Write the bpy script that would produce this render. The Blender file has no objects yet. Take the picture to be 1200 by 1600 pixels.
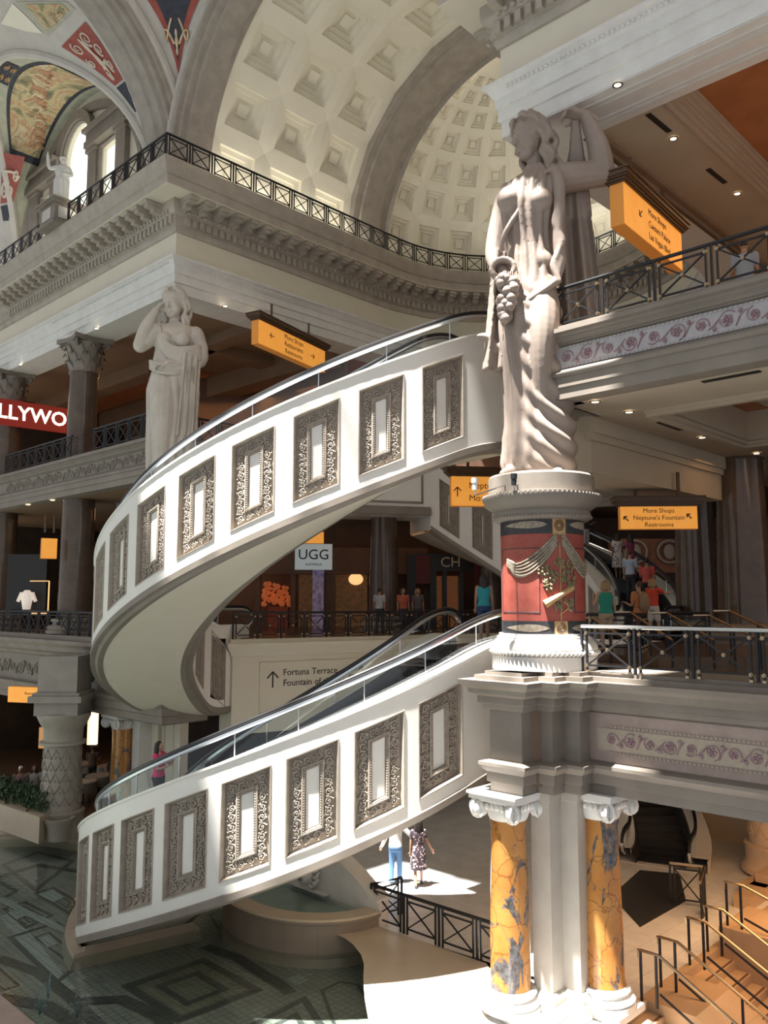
import bpy, bmesh, math, random
from math import sin, cos, pi, radians as R_, sqrt, atan2, hypot
from mathutils import Vector, Matrix
random.seed(7)
SC = bpy.context.scene
COL = SC.collection
PIT = R_(6.15); F = 1300.0

# ---------- camera calibration used for laying the building out ----------
def at(px, py, D):
    """point seen at pixel (px,py) of the photo at horizontal distance D"""
    u = (px-600)/F; v = (800-py)/F
    d = Vector((u, cos(PIT)-v*sin(PIT), sin(PIT)+v*cos(PIT)))
    return d*(D/d.y)
# building frame: s runs along the atrium wall, t into the niche
SA = Vector((.7193, -.6947, 0)); SB = Vector((.6947, .7193, 0)); SO = Vector((-6.9, 26.5, 0))
def W(s, t, z=0): return SO + SA*s + SB*t + Vector((0, 0, z))
def ST(p):
    d = Vector((p[0], p[1], 0))-SO
    return d.dot(SA), d.dot(SB)

# ---------- mesh builder ----------
class MB:
    def __init__(s): s.v = []; s.f = []
    def add(s, vs, fs, M=None):
        n = len(s.v)
        s.v += [tuple(M @ Vector(p)) if M else tuple(p) for p in vs]
        s.f += [tuple(n+i for i in f) for f in fs]
        return s
    def hexa(s, c):
        return s.add(c, [(0,3,2,1),(4,5,6,7),(0,1,5,4),(1,2,6,5),(2,3,7,6),(3,0,4,7)])
    def box(s, x0, y0, z0, x1, y1, z1, M=None):
        c = [(x0,y0,z0),(x1,y0,z0),(x1,y1,z0),(x0,y1,z0),(x0,y0,z1),(x1,y0,z1),(x1,y1,z1),(x0,y1,z1)]
        return s.hexa([M @ Vector(p) for p in c] if M else c)
    def bst(s, s0, t0, z0, s1, t1, z1):
        return s.hexa([W(s0,t0,z0),W(s1,t0,z0),W(s1,t1,z0),W(s0,t1,z0),W(s0,t0,z1),W(s1,t0,z1),W(s1,t1,z1),W(s0,t1,z1)])
    def bar(s, a, b, w, h=None, up=(0,0,1)):
        a = Vector(a); b = Vector(b); h = h or w
        d = (b-a).normalized(); up = Vector(up)
        if abs(d.dot(up)) > .98: up = Vector((1,0,0))
        x = d.cross(up).normalized()*w/2; y = x.cross(d).normalized()*h/2
        return s.hexa([a-x-y, a+x-y, a+x+y, a-x+y, b-x-y, b+x-y, b+x+y, b-x+y])
    def tube(s, pts, r, n=8, closed=False, cap=True, flat=1.0, up=(0,0,1)):
        pts = [Vector(p) for p in pts]; m = len(pts); base = len(s.v)
        rr = r if isinstance(r, (list, tuple)) else [r]*m
        px = None
        for i, p in enumerate(pts):
            if closed: d = pts[(i+1) % m]-pts[i-1]
            else: d = pts[min(i+1, m-1)]-pts[max(i-1, 0)]
            if d.length < 1e-9: d = Vector((0,0,1))
            d.normalize()
            if px is None:
                u = Vector(up)
                if abs(d.dot(u)) > .95: u = Vector((1,0,0))
                px = d.cross(u).normalized()
            else:
                px = (px-d*px.dot(d))
                px = px.normalized() if px.length > 1e-6 else d.orthogonal().normalized()
            py = d.cross(px)
            for k in range(n):
                a = 2*pi*k/n
                s.v.append(tuple(p+px*(rr[i]*cos(a))+py*(rr[i]*flat*sin(a))))
        for i in range(m if closed else m-1):
            j = (i+1) % m
            for k in range(n):
                l = (k+1) % n
                s.f.append((base+i*n+k, base+i*n+l, base+j*n+l, base+j*n+k))
        if cap and not closed:
            s.f.append(tuple(base+k for k in range(n))[::-1]); s.f.append(tuple(base+(m-1)*n+k for k in range(n)))
        return s
    def grid(s, rows, closed_u=False, closed_v=False):
        n = len(rows[0]); m = len(rows); b = len(s.v)
        for r in rows: s.v += [tuple(p) for p in r]
        for i in range(m if closed_v else m-1):
            for k in range(n if closed_u else n-1):
                l = (k+1) % n; j = (i+1) % m
                s.f.append((b+i*n+k, b+i*n+l, b+j*n+l, b+j*n+k))
        return s
    def lathe(s, prof, n=32, c=(0,0,0), a0=0, a1=2*pi, sx=1, sy=1):
        full = abs(a1-a0) > 6.28
        k = n if full else n+1
        rows = [[(c[0]+sx*r*cos(a0+(a1-a0)*i/n), c[1]+sy*r*sin(a0+(a1-a0)*i/n), c[2]+z) for i in range(k)] for r, z in prof]
        return s.grid(rows, closed_u=full)
    def sweep(s, path, prof, closed=False, caps=True):
        """profile (outward offset, z) along a plan path; outward is to the right of travel"""
        P = [Vector((p[0], p[1])) for p in path]; n = len(P); rows = []
        for i in range(n):
            ds = []
            if i > 0 or closed: ds.append((P[i]-P[i-1]).normalized())
            if i < n-1 or closed: ds.append((P[(i+1) % n]-P[i]).normalized())
            ns = [Vector((d.y, -d.x)) for d in ds]
            m = ns[0] if len(ns) == 1 else (ns[0]+ns[1])/max(.15, 1+ns[0].dot(ns[1]))
            rows.append([(P[i].x+m.x*o, P[i].y+m.y*o, z) for o, z in prof])
        b = len(s.v); s.grid(rows, closed_v=closed); k = len(prof)
        if caps and not closed:
            s.f.append(tuple(b+i for i in range(k))); s.f.append(tuple(b+(n-1)*k+i for i in range(k))[::-1])
        return s
    def prism(s, poly, z0, z1):
        n = len(poly); b = len(s.v)
        s.v += [(p[0], p[1], z0) for p in poly]+[(p[0], p[1], z1) for p in poly]
        s.f.append(tuple(b+i for i in range(n))[::-1]); s.f.append(tuple(b+n+i for i in range(n)))
        for i in range(n):
            j = (i+1) % n; s.f.append((b+i, b+j, b+n+j, b+n+i))
        return s
    def ball(s, c, r, n=10, m=7, sc=(1,1,1)):
        rows = []
        for i in range(m+1):
            t = pi*i/m
            rows.append([(c[0]+r*sc[0]*sin(t)*cos(2*pi*k/n), c[1]+r*sc[1]*sin(t)*sin(2*pi*k/n), c[2]-r*sc[2]*cos(t)) for k in range(n)])
        return s.grid(rows, closed_u=True)

ROOTLOC = {}
def mesh(name, mb, mat, smooth=False, off=None):
    me = bpy.data.meshes.new(name)
    v = mb.v if off is None else [(p[0]-off[0], p[1]-off[1], p[2]-off[2]) for p in mb.v]
    me.from_pydata(v, [], mb.f)
    me.validate(verbose=False)
    bm = bmesh.new(); bm.from_mesh(me)
    bmesh.ops.remove_doubles(bm, verts=bm.verts, dist=1e-5)
    bmesh.ops.recalc_face_normals(bm, faces=bm.faces)
    bm.to_mesh(me); bm.free()
    if mat: me.materials.append(mat)
    if smooth:
        me.polygons.foreach_set('use_smooth', [True]*len(me.polygons))
        if smooth != 'all':
            try: me.set_sharp_from_angle(angle=R_(smooth if smooth is not True else 40))
            except Exception: pass
    me.update()
    return me
def link(name, me, parent=None):
    o = bpy.data.objects.new(name, me); COL.objects.link(o)
    if parent is not None: o.parent = parent
    return o
def tag(o, label, cat, group=None, kind=None):
    if label: o['label'] = label
    if cat: o['category'] = cat
    if group: o['group'] = group
    if kind: o['kind'] = kind
    return o
def thing(name, label, cat, loc=(0,0,0), group=None, rz=0, kind=None):
    o = bpy.data.objects.new(name, None); COL.objects.link(o); o.empty_display_size = .1
    o.location = loc; o.rotation_euler = (0, 0, rz)
    tag(o, label, cat, group, kind); ROOTLOC[o.name] = Vector(loc)
    return o
def rootof(o):
    while o.parent is not None: o = o.parent
    return o
def part(name, mb, mat, parent, smooth=False, label=None, local=False):
    """mesh part; world-space geometry unless local"""
    off = None if local else ROOTLOC.get(rootof(parent).name)
    o = link(name, mesh(name, mb, mat, smooth, off), parent)
    if label: o['label'] = label
    return o
def solid(name, mb, mat, label=None, cat=None, group=None, kind=None, smooth=False):
    """a thing (or structure) that is one mesh, its origin at the base of its box"""
    xs = [p[0] for p in mb.v]; ys = [p[1] for p in mb.v]; zs = [p[2] for p in mb.v]
    c = Vector(((min(xs)+max(xs))/2, (min(ys)+max(ys))/2, min(zs)))
    o = link(name, mesh(name, mb, mat, smooth, c)); o.location = c; ROOTLOC[o.name] = c
    return tag(o, label, cat, group, kind)
def struct(name, mb, mat, label=None, smooth=False, cat=None):
    return solid(name, mb, mat, label, cat, None, 'structure', smooth)
def copy_tree(o, parent=None):
    c = o.copy(); COL.objects.link(c)
    if parent is not None: c.parent = parent
    for ch in list(o.children): copy_tree(ch, c)
    return c
def remesh(name, mb, mat, voxel, smooth_it=3, off=None, fac=.5):
    me = mesh('tmp', mb, None, False, off)
    o = bpy.data.objects.new('tmp', me); COL.objects.link(o)
    m = o.modifiers.new('r', 'REMESH'); m.mode = 'VOXEL'; m.voxel_size = voxel
    if smooth_it:
        m = o.modifiers.new('s', 'SMOOTH'); m.iterations = smooth_it; m.factor = fac
    dg = bpy.context.evaluated_depsgraph_get(); dg.update()
    out = bpy.data.meshes.new_from_object(o.evaluated_get(dg)); out.name = name
    bpy.data.objects.remove(o); bpy.data.meshes.remove(me)
    out.materials.clear()
    if mat: out.materials.append(mat)
    out.polygons.foreach_set('use_smooth', [True]*len(out.polygons))
    return out
FONT = None
def text_mb(body, size, origin, xdir, ydir, depth=.004, align='CENTER', bold=0, spacing=1.0):
    cu = bpy.data.curves.new('t', 'FONT'); cu.body = body; cu.size = size; cu.extrude = depth
    cu.align_x = align; cu.align_y = 'CENTER'; cu.offset = bold; cu.space_character = spacing; cu.resolution_u = 3
    o = bpy.data.objects.new('t', cu); COL.objects.link(o)
    dg = bpy.context.evaluated_depsgraph_get(); dg.update()
    me = bpy.data.meshes.new_from_object(o.evaluated_get(dg))
    x = Vector(xdir).normalized(); y = Vector(ydir).normalized(); z = x.cross(y); og = Vector(origin)
    mb = MB(); mb.add([og+x*v.co.x+y*v.co.y+z*v.co.z for v in me.vertices], [tuple(p.vertices) for p in me.polygons])
    bpy.data.objects.remove(o); bpy.data.curves.remove(cu); bpy.data.meshes.remove(me)
    return mb

# ---------- materials ----------
def _n(nt, t, **kw):
    n = nt.nodes.new(t)
    for k, v in kw.items():
        if k in n.inputs: n.inputs[k].default_value = v
        else: setattr(n, k, v)
    return n
def ramp(nt, fac, stops, interp='LINEAR'):
    r = nt.nodes.new('ShaderNodeValToRGB'); r.color_ramp.interpolation = interp
    e = r.color_ramp.elements
    while len(e) < len(stops): e.new(.5)
    for q, (p, c) in zip(e, stops): q.position = p; q.color = (*c, 1) if len(c) == 3 else c
    nt.links.new(fac, r.inputs[0]); return r.outputs[0]
def newmat(name):
    m = bpy.data.materials.new(name); m.use_nodes = True; nt = m.node_tree
    b = nt.nodes['Principled BSDF']
    tc = nt.nodes.new('ShaderNodeTexCoord')
    return m, nt, b, tc.outputs['Object']
def noise(nt, co, scale, detail=4, rough=.55, dist=0):
    n = _n(nt, 'ShaderNodeTexNoise', Scale=scale, Detail=detail, Roughness=rough, Distortion=dist)
    nt.links.new(co, n.inputs['Vector']); return n.outputs['Fac']
def mixc(nt, fac, a, b, blend='MIX'):
    m = nt.nodes.new('ShaderNodeMix'); m.data_type = 'RGBA'; m.blend_type = blend
    for sock, val in ((m.inputs[0], fac), (m.inputs[6], a), (m.inputs[7], b)):
        if isinstance(val, (int, float)): sock.default_value = val
        elif isinstance(val, tuple): sock.default_value = (*val, 1) if len(val) == 3 else val
        else: nt.links.new(val, sock)
    return m.outputs[2]
def mathn(nt, op, a, b=None):
    m = nt.nodes.new('ShaderNodeMath'); m.operation = op
    for i, v in enumerate((a, b)):
        if v is None: continue
        if isinstance(v, (int, float)): m.inputs[i].default_value = v
        else: nt.links.new(v, m.inputs[i])
    return m.outputs[0]
def bumpy(nt, b, h, strength, dist=.02):
    bp = _n(nt, 'ShaderNodeBump', Strength=strength, Distance=dist)
    nt.links.new(h, bp.inputs['Height']); nt.links.new(bp.outputs[0], b.inputs['Normal'])
def M(name, col, rough=.6, col2=None, scale=3, bump=0, bscale=30, metal=0, emit=0, ecol=None, spec=.5, coat=0):
    m, nt, b, co = newmat(name)
    b.inputs['Base Color'].default_value = (*col, 1); b.inputs['Roughness'].default_value = rough
    b.inputs['Metallic'].default_value = metal; b.inputs['Specular IOR Level'].default_value = spec
    if coat: b.inputs['Coat Weight'].default_value = coat
    if col2:
        c = ramp(nt, noise(nt, co, scale, 5), [(.35, col), (.65, col2)]); nt.links.new(c, b.inputs['Base Color'])
    if bump: bumpy(nt, b, noise(nt, co, bscale, 4), bump)
    if emit:
        b.inputs['Emission Color'].default_value = (*(ecol or col), 1); b.inputs['Emission Strength'].default_value = emit
    return m
MT = {}
MT['fascia'] = M('white painted plaster', (.80,.78,.73), .45, (.77,.75,.70), 2, .05, 18)
MT['cream'] = M('cream plaster', (.72,.67,.55), .6, (.69,.64,.52), 1.5, .05, 20)
MT['vault'] = M('pale vault plaster', (.84,.80,.68), .7, (.80,.76,.64), 1.2, .06, 14)
MT['rib'] = M('taupe stone rib', (.32,.285,.245), .7, (.39,.35,.305), 2.5, .12, 14)
MT['taupe'] = M('taupe carved plaster', (.33,.28,.23), .55, (.40,.345,.285), 6, .12, 40)
MT['band'] = M('pale arch stone', (.58,.555,.51), .65, (.52,.495,.455), 2, .08, 14)
MT['cornice'] = M('weathered limestone cornice', (.46,.41,.345), .7, (.38,.335,.28), 2.2, .12, 16)
MT['stonew'] = M('white limestone', (.74,.73,.70), .5, (.68,.66,.63), 2.5, .06, 18)
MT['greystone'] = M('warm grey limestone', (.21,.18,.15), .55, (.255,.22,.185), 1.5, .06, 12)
MT['pinkstone'] = M('rose beige sandstone', (.34,.26,.225), .6, (.40,.31,.275), 4, .06, 22)
MT['friezewhite'] = M('pale painted frieze', (.48,.455,.46), .6, (.42,.40,.41), 9)
MT['friezecream'] = M('cream painted frieze', (.44,.37,.29), .6, (.38,.32,.25), 9)
MT['scrollpaint'] = M('faded plum paint', (.30,.17,.20), .7, (.38,.27,.28), 14)
MT['pier'] = M('ivory pier stone', (.50,.46,.40), .5, (.45,.41,.355), 2.5, .05, 18)
MT['basebrown'] = M('brown landing stone', (.40,.33,.25), .45, (.35,.285,.21), 1.5, .03, 20)
MT['greystone2'] = M('grey pier stone', (.33,.30,.265), .6, (.28,.255,.225), 2)
MT['tanbeam'] = M('tan moulded plaster', (.33,.24,.16), .7, (.29,.205,.135), 1.5)
MT['warmglow2'] = M('dim lit niche', (.6,.3,.12), .5, emit=.35, ecol=(1,.5,.2))
MT['statue'] = M('statue plaster', (.335,.27,.228), .5, (.28,.222,.185), 1.6, .08, 10)
MT['statue2'] = M('statue plaster pale', (.62,.565,.50), .5, (.52,.47,.41), 1.6, .08, 10)
MT['iron'] = M('black wrought iron', (.022,.022,.026), .42, metal=.4)
MT['brass'] = M('brass', (.50,.40,.27), .32, metal=1)
MT['steel'] = M('brushed steel', (.62,.62,.63), .3, metal=1)
MT['darksteel'] = M('dark escalator metal', (.10,.10,.105), .4, metal=.7)
MT['rubber'] = M('black rubber', (.015,.015,.017), .35)
MT['railsheen'] = M('rail trim with sun sheen', (.66,.70,.74), .25, metal=.9)
MT['signorange'] = M('glowing orange sign face', (.85,.33,.05), .5, (.90,.42,.09), 3, emit=.5, ecol=(1.0,.40,.06))
MT['signedge'] = M('orange sign edge', (.75,.30,.05), .5, emit=.12, ecol=(1,.4,.08))
MT['signwood'] = M('dark bronze sign cornice', (.075,.04,.018), .45, (.11,.06,.03), 12)
MT['ink'] = M('black lettering', (.015,.013,.012), .6)
MT['redpaint'] = M('pompeian red paint', (.30,.058,.04), .55, (.36,.085,.06), 5, .03, 40)
MT['blackpaint'] = M('black paint band', (.022,.022,.028), .5, (.04,.04,.045), 8)
MT['ochre'] = M('ochre paint', (.55,.35,.16), .6, (.45,.27,.12), 14)
MT['garland'] = M('painted garland', (.40,.34,.26), .65, (.22,.18,.13), 14)
MT['leafpaint'] = M('olive leaf paint', (.12,.12,.06), .6, (.28,.20,.10), 16)
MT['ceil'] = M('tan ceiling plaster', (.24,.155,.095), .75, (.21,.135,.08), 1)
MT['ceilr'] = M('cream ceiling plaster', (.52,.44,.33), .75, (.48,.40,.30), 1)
MT['orangecove'] = M('orange brown soffit', (.46,.185,.07), .5, (.36,.135,.05), 1.5)  # orange cove glow put into the colour; also the brown ceiling recess
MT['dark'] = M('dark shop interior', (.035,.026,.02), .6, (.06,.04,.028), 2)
MT['black'] = M('black lacquer', (.012,.011,.011), .35)
MT['shopwood'] = M('brown shop wall', (.12,.062,.034), .6, (.16,.085,.05), 1.2)
MT['lamp'] = M('lamp lens', (1,.85,.65), .4, emit=9, ecol=(1,.80,.55))
MT['warmglow'] = M('warm lit window', (1,.6,.25), .5, (.8,.35,.12), 4, emit=1.1, ecol=(1,.55,.22))
MT['whiteglow'] = M('white lit letters', (1,.95,.85), .5, emit=2.6, ecol=(1,.90,.74))
MT['signblue'] = M('pale lit sign face', (.62,.72,.74), .5, emit=.22, ecol=(.6,.74,.78))
MT['redsign'] = M('dark red sign', (.20,.02,.015), .5, emit=.25, ecol=(.45,.03,.02))
MT['winlight'] = M('daylit frosted window', (.9,.9,.8), .5, emit=1.15, ecol=(.93,.98,.86))
MT['gold'] = M('dull gilt', (.45,.33,.16), .45, metal=.5)
MT['cloth_w'] = M('white linen', (.34,.30,.26), .8)

def marble(name, base, base2, vein, vscale, vthin, rough=.18, dark=None, shift=0):
    m, nt, b, co = newmat(name)
    n1 = noise(nt, co, 1.3, 6, .6, .6)
    c = ramp(nt, n1, [(.3, base), (.7, base2)])
    v = _n(nt, 'ShaderNodeTexVoronoi', Scale=vscale); v.feature = 'DISTANCE_TO_EDGE'
    wob = nt.nodes.new('ShaderNodeVectorMath'); wob.operation = 'ADD'
    nz = _n(nt, 'ShaderNodeTexNoise', Scale=1.6, Detail=5); nt.links.new(co, nz.inputs['Vector'])
    nt.links.new(co, wob.inputs[0]); nt.links.new(nz.outputs['Color'], wob.inputs[1]); nt.links.new(wob.outputs[0], v.inputs['Vector'])
    f = ramp(nt, v.outputs['Distance'], [(0, (1,1,1)), (vthin, (0,0,0))])
    c = mixc(nt, mathn(nt, 'MULTIPLY', f, .75), c, vein)
    if dark:
        mp = nt.nodes.new('ShaderNodeMapping'); nt.links.new(co, mp.inputs['Vector']); mp.inputs['Scale'].default_value = (1.5, 1.5, .62); mp.inputs['Location'].default_value = (.3+shift, 1.7, .4+shift); mp.inputs['Rotation'].default_value = (.25, .3, 0)
        d = ramp(nt, noise(nt, mp.outputs[0], 1.25, 8, .62, 1.1), [(.535, (0,0,0)), (.565, (1,1,1))])
        blot = ramp(nt, noise(nt, co, 9, 4), [(.35, dark), (.65, tuple(min(1, x*2.6+.02) for x in dark))])
        c = mixc(nt, d, c, blot)
    nt.links.new(c, b.inputs['Base Color']); b.inputs['Roughness'].default_value = rough
    return m
MT['brownmarble'] = marble('dark brown marble', (.085,.058,.042), (.135,.095,.072), (.125,.088,.065), 1.3, .02, .13)
MT['yellowmarble'] = marble('golden veined marble', (.36,.135,.028), (.50,.25,.07), (.15,.05,.015), 1.5, .03, .16, (.045,.042,.042))
MT['yellowmarble2'] = marble('golden marble with broad dark clouds', (.36,.135,.028), (.50,.25,.07), (.15,.05,.015), 1.9, .03, .16, (.045,.042,.042), 3.7)
def tilemat(name, c1, c2, mortar, w, h, rough=.35, bump=.2, mort=.012, diag=False, streak=0):
    m, nt, b, co = newmat(name)
    mp = nt.nodes.new('ShaderNodeMapping'); nt.links.new(co, mp.inputs['Vector'])
    mp.inputs['Rotation'].default_value = (0, 0, R_(45) if diag else R_(-44))
    br = _n(nt, 'ShaderNodeTexBrick', Scale=1.0); br.offset = 0 if w == h else .5
    br.inputs['Color1'].default_value = (*c1, 1); br.inputs['Color2'].default_value = (*c2, 1); br.inputs['Mortar'].default_value = (*mortar, 1)
    br.inputs['Mortar Size'].default_value = mort; br.inputs['Brick Width'].default_value = w; br.inputs['Row Height'].default_value = h
    nt.links.new(mp.outputs[0], br.inputs['Vector'])
    c = mixc(nt, .35, br.outputs['Color'], ramp(nt, noise(nt, co, 1.7, 5), [(.3, tuple(x*.6 for x in c1)), (.7, tuple(min(1, x*1.25) for x in c2))]))
    nt.links.new(c, b.inputs['Base Color']); b.inputs['Roughness'].default_value = rough
    if bump: bumpy(nt, b, br.outputs['Fac'], -bump, .01)
    return m
MT['floorwhite'] = tilemat('pale stone floor tiles', (.80,.80,.80), (.74,.74,.74), (.56,.55,.54), .75, .75, .3, .1)
MT['floorwarm'] = tilemat('tan stone floor', (.56,.40,.26), (.50,.35,.22), (.43,.30,.19), 1.2, 1.2, .3, .05)
MT['floordark'] = tilemat('brown mall floor', (.13,.075,.04), (.17,.10,.06), (.07,.04,.025), 1.2, 1.2, .2, .05)
MT['mosaic'] = tilemat('sage mosaic tile', (.27,.27,.235), (.34,.335,.29), (.13,.14,.125), .16, .16, .35, .25, .016)
MT['mosaicd'] = tilemat('charcoal mosaic tile', (.075,.075,.07), (.11,.11,.10), (.035,.04,.04), .16, .16, .35, .25, .016)
MT['mosaicg'] = tilemat('pale mosaic tile', (.50,.52,.50), (.42,.45,.44), (.20,.22,.21), .16, .16, .35, .25, .016)
MT['mosaico'] = tilemat('olive mosaic tile', (.22,.21,.16), (.29,.27,.20), (.11,.11,.09), .16, .16, .35, .25, .016)
MT['basintile'] = tilemat('pale green mosaic tile', (.52,.56,.50), (.43,.50,.46), (.25,.30,.27), .10, .10, .35, .2, .012)
MT['basinstone'] = tilemat('brown limestone facing', (.33,.26,.20), (.30,.235,.18), (.22,.17,.13), .9, .6, .3, .05, .006)
MT['beige'] = M('honed beige stone', (.60,.50,.38), .3, (.55,.45,.335), 1.2, .02, 20)
def glassmat(name, tint=(.9,.95,.95), refl=.05):
    m = bpy.data.materials.new(name); m.use_nodes = True; nt = m.node_tree; nt.nodes.clear()
    out = nt.nodes.new('ShaderNodeOutputMaterial'); tr = nt.nodes.new('ShaderNodeBsdfTransparent'); gl = nt.nodes.new('ShaderNodeBsdfGlossy')
    tr.inputs[0].default_value = (*tint, 1); gl.inputs['Roughness'].default_value = .03; gl.inputs[0].default_value = (.9,.95,1,1)
    lw = _n(nt, 'ShaderNodeLayerWeight', Blend=.5); mx = nt.nodes.new('ShaderNodeMixShader')
    k = mathn(nt, 'ADD', mathn(nt, 'MULTIPLY', mathn(nt, 'POWER', lw.outputs['Facing'], 4.0), .9), refl)
    nt.links.new(k, mx.inputs[0]); nt.links.new(tr.outputs[0], mx.inputs[1]); nt.links.new(gl.outputs[0], mx.inputs[2]); nt.links.new(mx.outputs[0], out.inputs[0])
    return m
MT['glass'] = glassmat('clear balustrade glass')
def watermat():
    m = bpy.data.materials.new('pool water'); m.use_nodes = True; nt = m.node_tree; nt.nodes.clear()
    out = nt.nodes.new('ShaderNodeOutputMaterial'); tr = nt.nodes.new('ShaderNodeBsdfTransparent'); gl = nt.nodes.new('ShaderNodeBsdfGlossy')
    tr.inputs[0].default_value = (.80,.88,.86,1); gl.inputs['Roughness'].default_value = .05
    tc = nt.nodes.new('ShaderNodeTexCoord'); h = noise(nt, tc.outputs['Object'], 5, 3)
    bp = _n(nt, 'ShaderNodeBump', Strength=.35, Distance=.03); nt.links.new(h, bp.inputs['Height']); nt.links.new(bp.outputs[0], gl.inputs['Normal'])
    lw = _n(nt, 'ShaderNodeLayerWeight', Blend=.5); nt.links.new(bp.outputs[0], lw.inputs['Normal'])
    mx = nt.nodes.new('ShaderNodeMixShader'); nt.links.new(mathn(nt, 'ADD', mathn(nt, 'MULTIPLY', mathn(nt, 'POWER', lw.outputs['Facing'], 4.0), .8), .03), mx.inputs[0]); nt.links.new(tr.outputs[0], mx.inputs[1]); nt.links.new(gl.outputs[0], mx.inputs[2]); nt.links.new(mx.outputs[0], out.inputs[0])
    return m
MT['water'] = watermat()
def muralmat():
    m, nt, b, co = newmat('painted fresco clouds and drapery')
    n1 = noise(nt, co, .9, 8, .62, 1.2)
    c = ramp(nt, n1, [(.32, (.10,.12,.09)), (.42, (.33,.28,.16)), (.5, (.62,.52,.30)), (.56, (.50,.27,.15)), (.62, (.70,.62,.42)), (.72, (.30,.34,.33))])
    nt.links.new(c, b.inputs['Base Color']); b.inputs['Roughness'].default_value = .75
    return m
MT['mural'] = muralmat()
MT['fig'] = M('painted flesh tone', (.55,.33,.19), .75, (.40,.20,.11), 4)
MT['fig2'] = M('painted ivory', (.70,.60,.42), .75, (.52,.40,.24), 5)
MT['scrollwhite'] = M('painted cream scrollwork', (.66,.56,.46), .7)
MT['navy'] = M('painted midnight blue', (.030,.033,.05), .7, (.05,.055,.075), 5)
MT['muralgreen'] = M('painted sage field', (.40,.42,.33), .75, (.52,.50,.40), 3)
def gz(px, py, z):
    d = at(px, py, 1.0); return d*(z/d.z)
L1, L2, L3, L4 = -7.3, -1.1, 5.3, 14.0
NC, NR, NL = 6.6, 6.6, 9.7          # niche axis, half width, length of the straight part
def arcp(r=NR, n=28, a0=180, a1=0, sc=NC, tc=NL):
    return [W(sc+r*cos(R_(a0+(a1-a0)*i/n)), tc+r*sin(R_(a0+(a1-a0)*i/n))) for i in range(n+1)]
RING = [W(-30,0), W(0,0), W(0,4.85)]+arcp()+[W(13.2,4.85), W(13.2,0), W(32,0)]
# ---------- upper entablature running round the atrium and niche ----------
ent = struct('trim_1', MB().sweep(RING, [(-1.25,10.15),(0,10.15),(0,10.48),(.05,10.5),(.05,10.78),(.1,10.8),(.1,11.02),(.14,11.05),(.17,11.1),(.22,11.2),(.3,11.24),(.3,11.32),(0,11.36),(-1.25,11.36)], caps=False), MT['stonew'], 'white stone architrave under the upper balcony', smooth=30)
part('frieze', MB().sweep(RING, [(0,11.36),(0,12.2)], caps=False), MT['cream'], ent)
part('cornice', MB().sweep(RING, [(0,12.2),(.06,12.22),(.1,12.32),(.1,12.42),(.16,12.44),(.16,12.72),(.22,12.75),(.3,12.85),(.32,12.95),(.32,13.22)], caps=False), MT['cornice'], ent, 30)
part('corona', MB().sweep(RING, [(.32,13.22),(.98,13.22),(.98,13.24)], caps=False), MT['cream'], ent)
part('cymatium', MB().sweep(RING, [(.98,13.24),(1.0,13.52),(1.06,13.55),(1.1,13.62),(1.2,13.8),(1.24,13.92),(1.24,L4),(-.4,L4)], caps=False), MT['cornice'], ent, 30)
def along(path, step, off=0.0, start=.3):
    """points every step along a plan path: (pos, dir, outward)"""
    out = []; d = start
    for a, b in zip(path, path[1:]):
        a = Vector((a[0], a[1], 0)); b = Vector((b[0], b[1], 0)); L = (b-a).length; u = (b-a)/L
        while d < L:
            out.append((a+u*d+Vector((u.y,-u.x,0))*off, u, Vector((u.y,-u.x,0)))); d += step
        d -= L
    return out
mod = MB(); den = MB()
def inview(p): return -13 < ST(p)[0] < 17.5
for p, u, nrm in along(RING, .62):
    if not inview(p): continue
    for (o0, o1, z0, z1, w) in ((.3,.92,13.08,13.2,.30), (.3,.84,12.98,13.09,.24), (.3,.62,12.86,12.99,.22)):
        c0 = p+nrm*o0; c1 = p+nrm*o1
        mod.hexa([c0-u*w/2+Vector((0,0,z0)), c0+u*w/2+Vector((0,0,z0)), c1+u*w/2+Vector((0,0,z0)), c1-u*w/2+Vector((0,0,z0)),
                  c0-u*w/2+Vector((0,0,z1)), c0+u*w/2+Vector((0,0,z1)), c1+u*w/2+Vector((0,0,z1)), c1-u*w/2+Vector((0,0,z1))])
for p, u, nrm in along(RING, .27):
    if not inview(p): continue
    c0 = p+nrm*.14; c1 = p+nrm*.27; w = .15
    den.hexa([c+u*k*w/2+Vector((0,0,z)) for z in (12.46, 12.71) for c, k in ((c0,-1),(c0,1),(c1,1),(c1,-1))])
part('modillion_course', mod, MT['cornice'], ent); part('dentil_course', den, MT['cornice'], ent)
eg = MB()
for p, u, nrm in along(RING, .2):
    if inview(p): eg.ball(p+nrm*.31+Vector((0,0,12.86)), .075, 6, 4, (1,1,.9))
part('egg_course', eg, MT['cornice'], ent, 'all')
bd = MB()
for p, u, nrm in along([W(13.2,0), W(19,0)], .11)+along([W(-9,0), W(0,0)], .13)+along([W(0,0), W(0,4.8)], .13):
    bd.ball(p+nrm*.2+Vector((0,0,11.14)), .045, 6, 4); bd.ball(p+nrm*.08+Vector((0,0,10.8)), .03, 5, 3)
part('bead_course', bd, MT['stonew'], ent, 'all')
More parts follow.
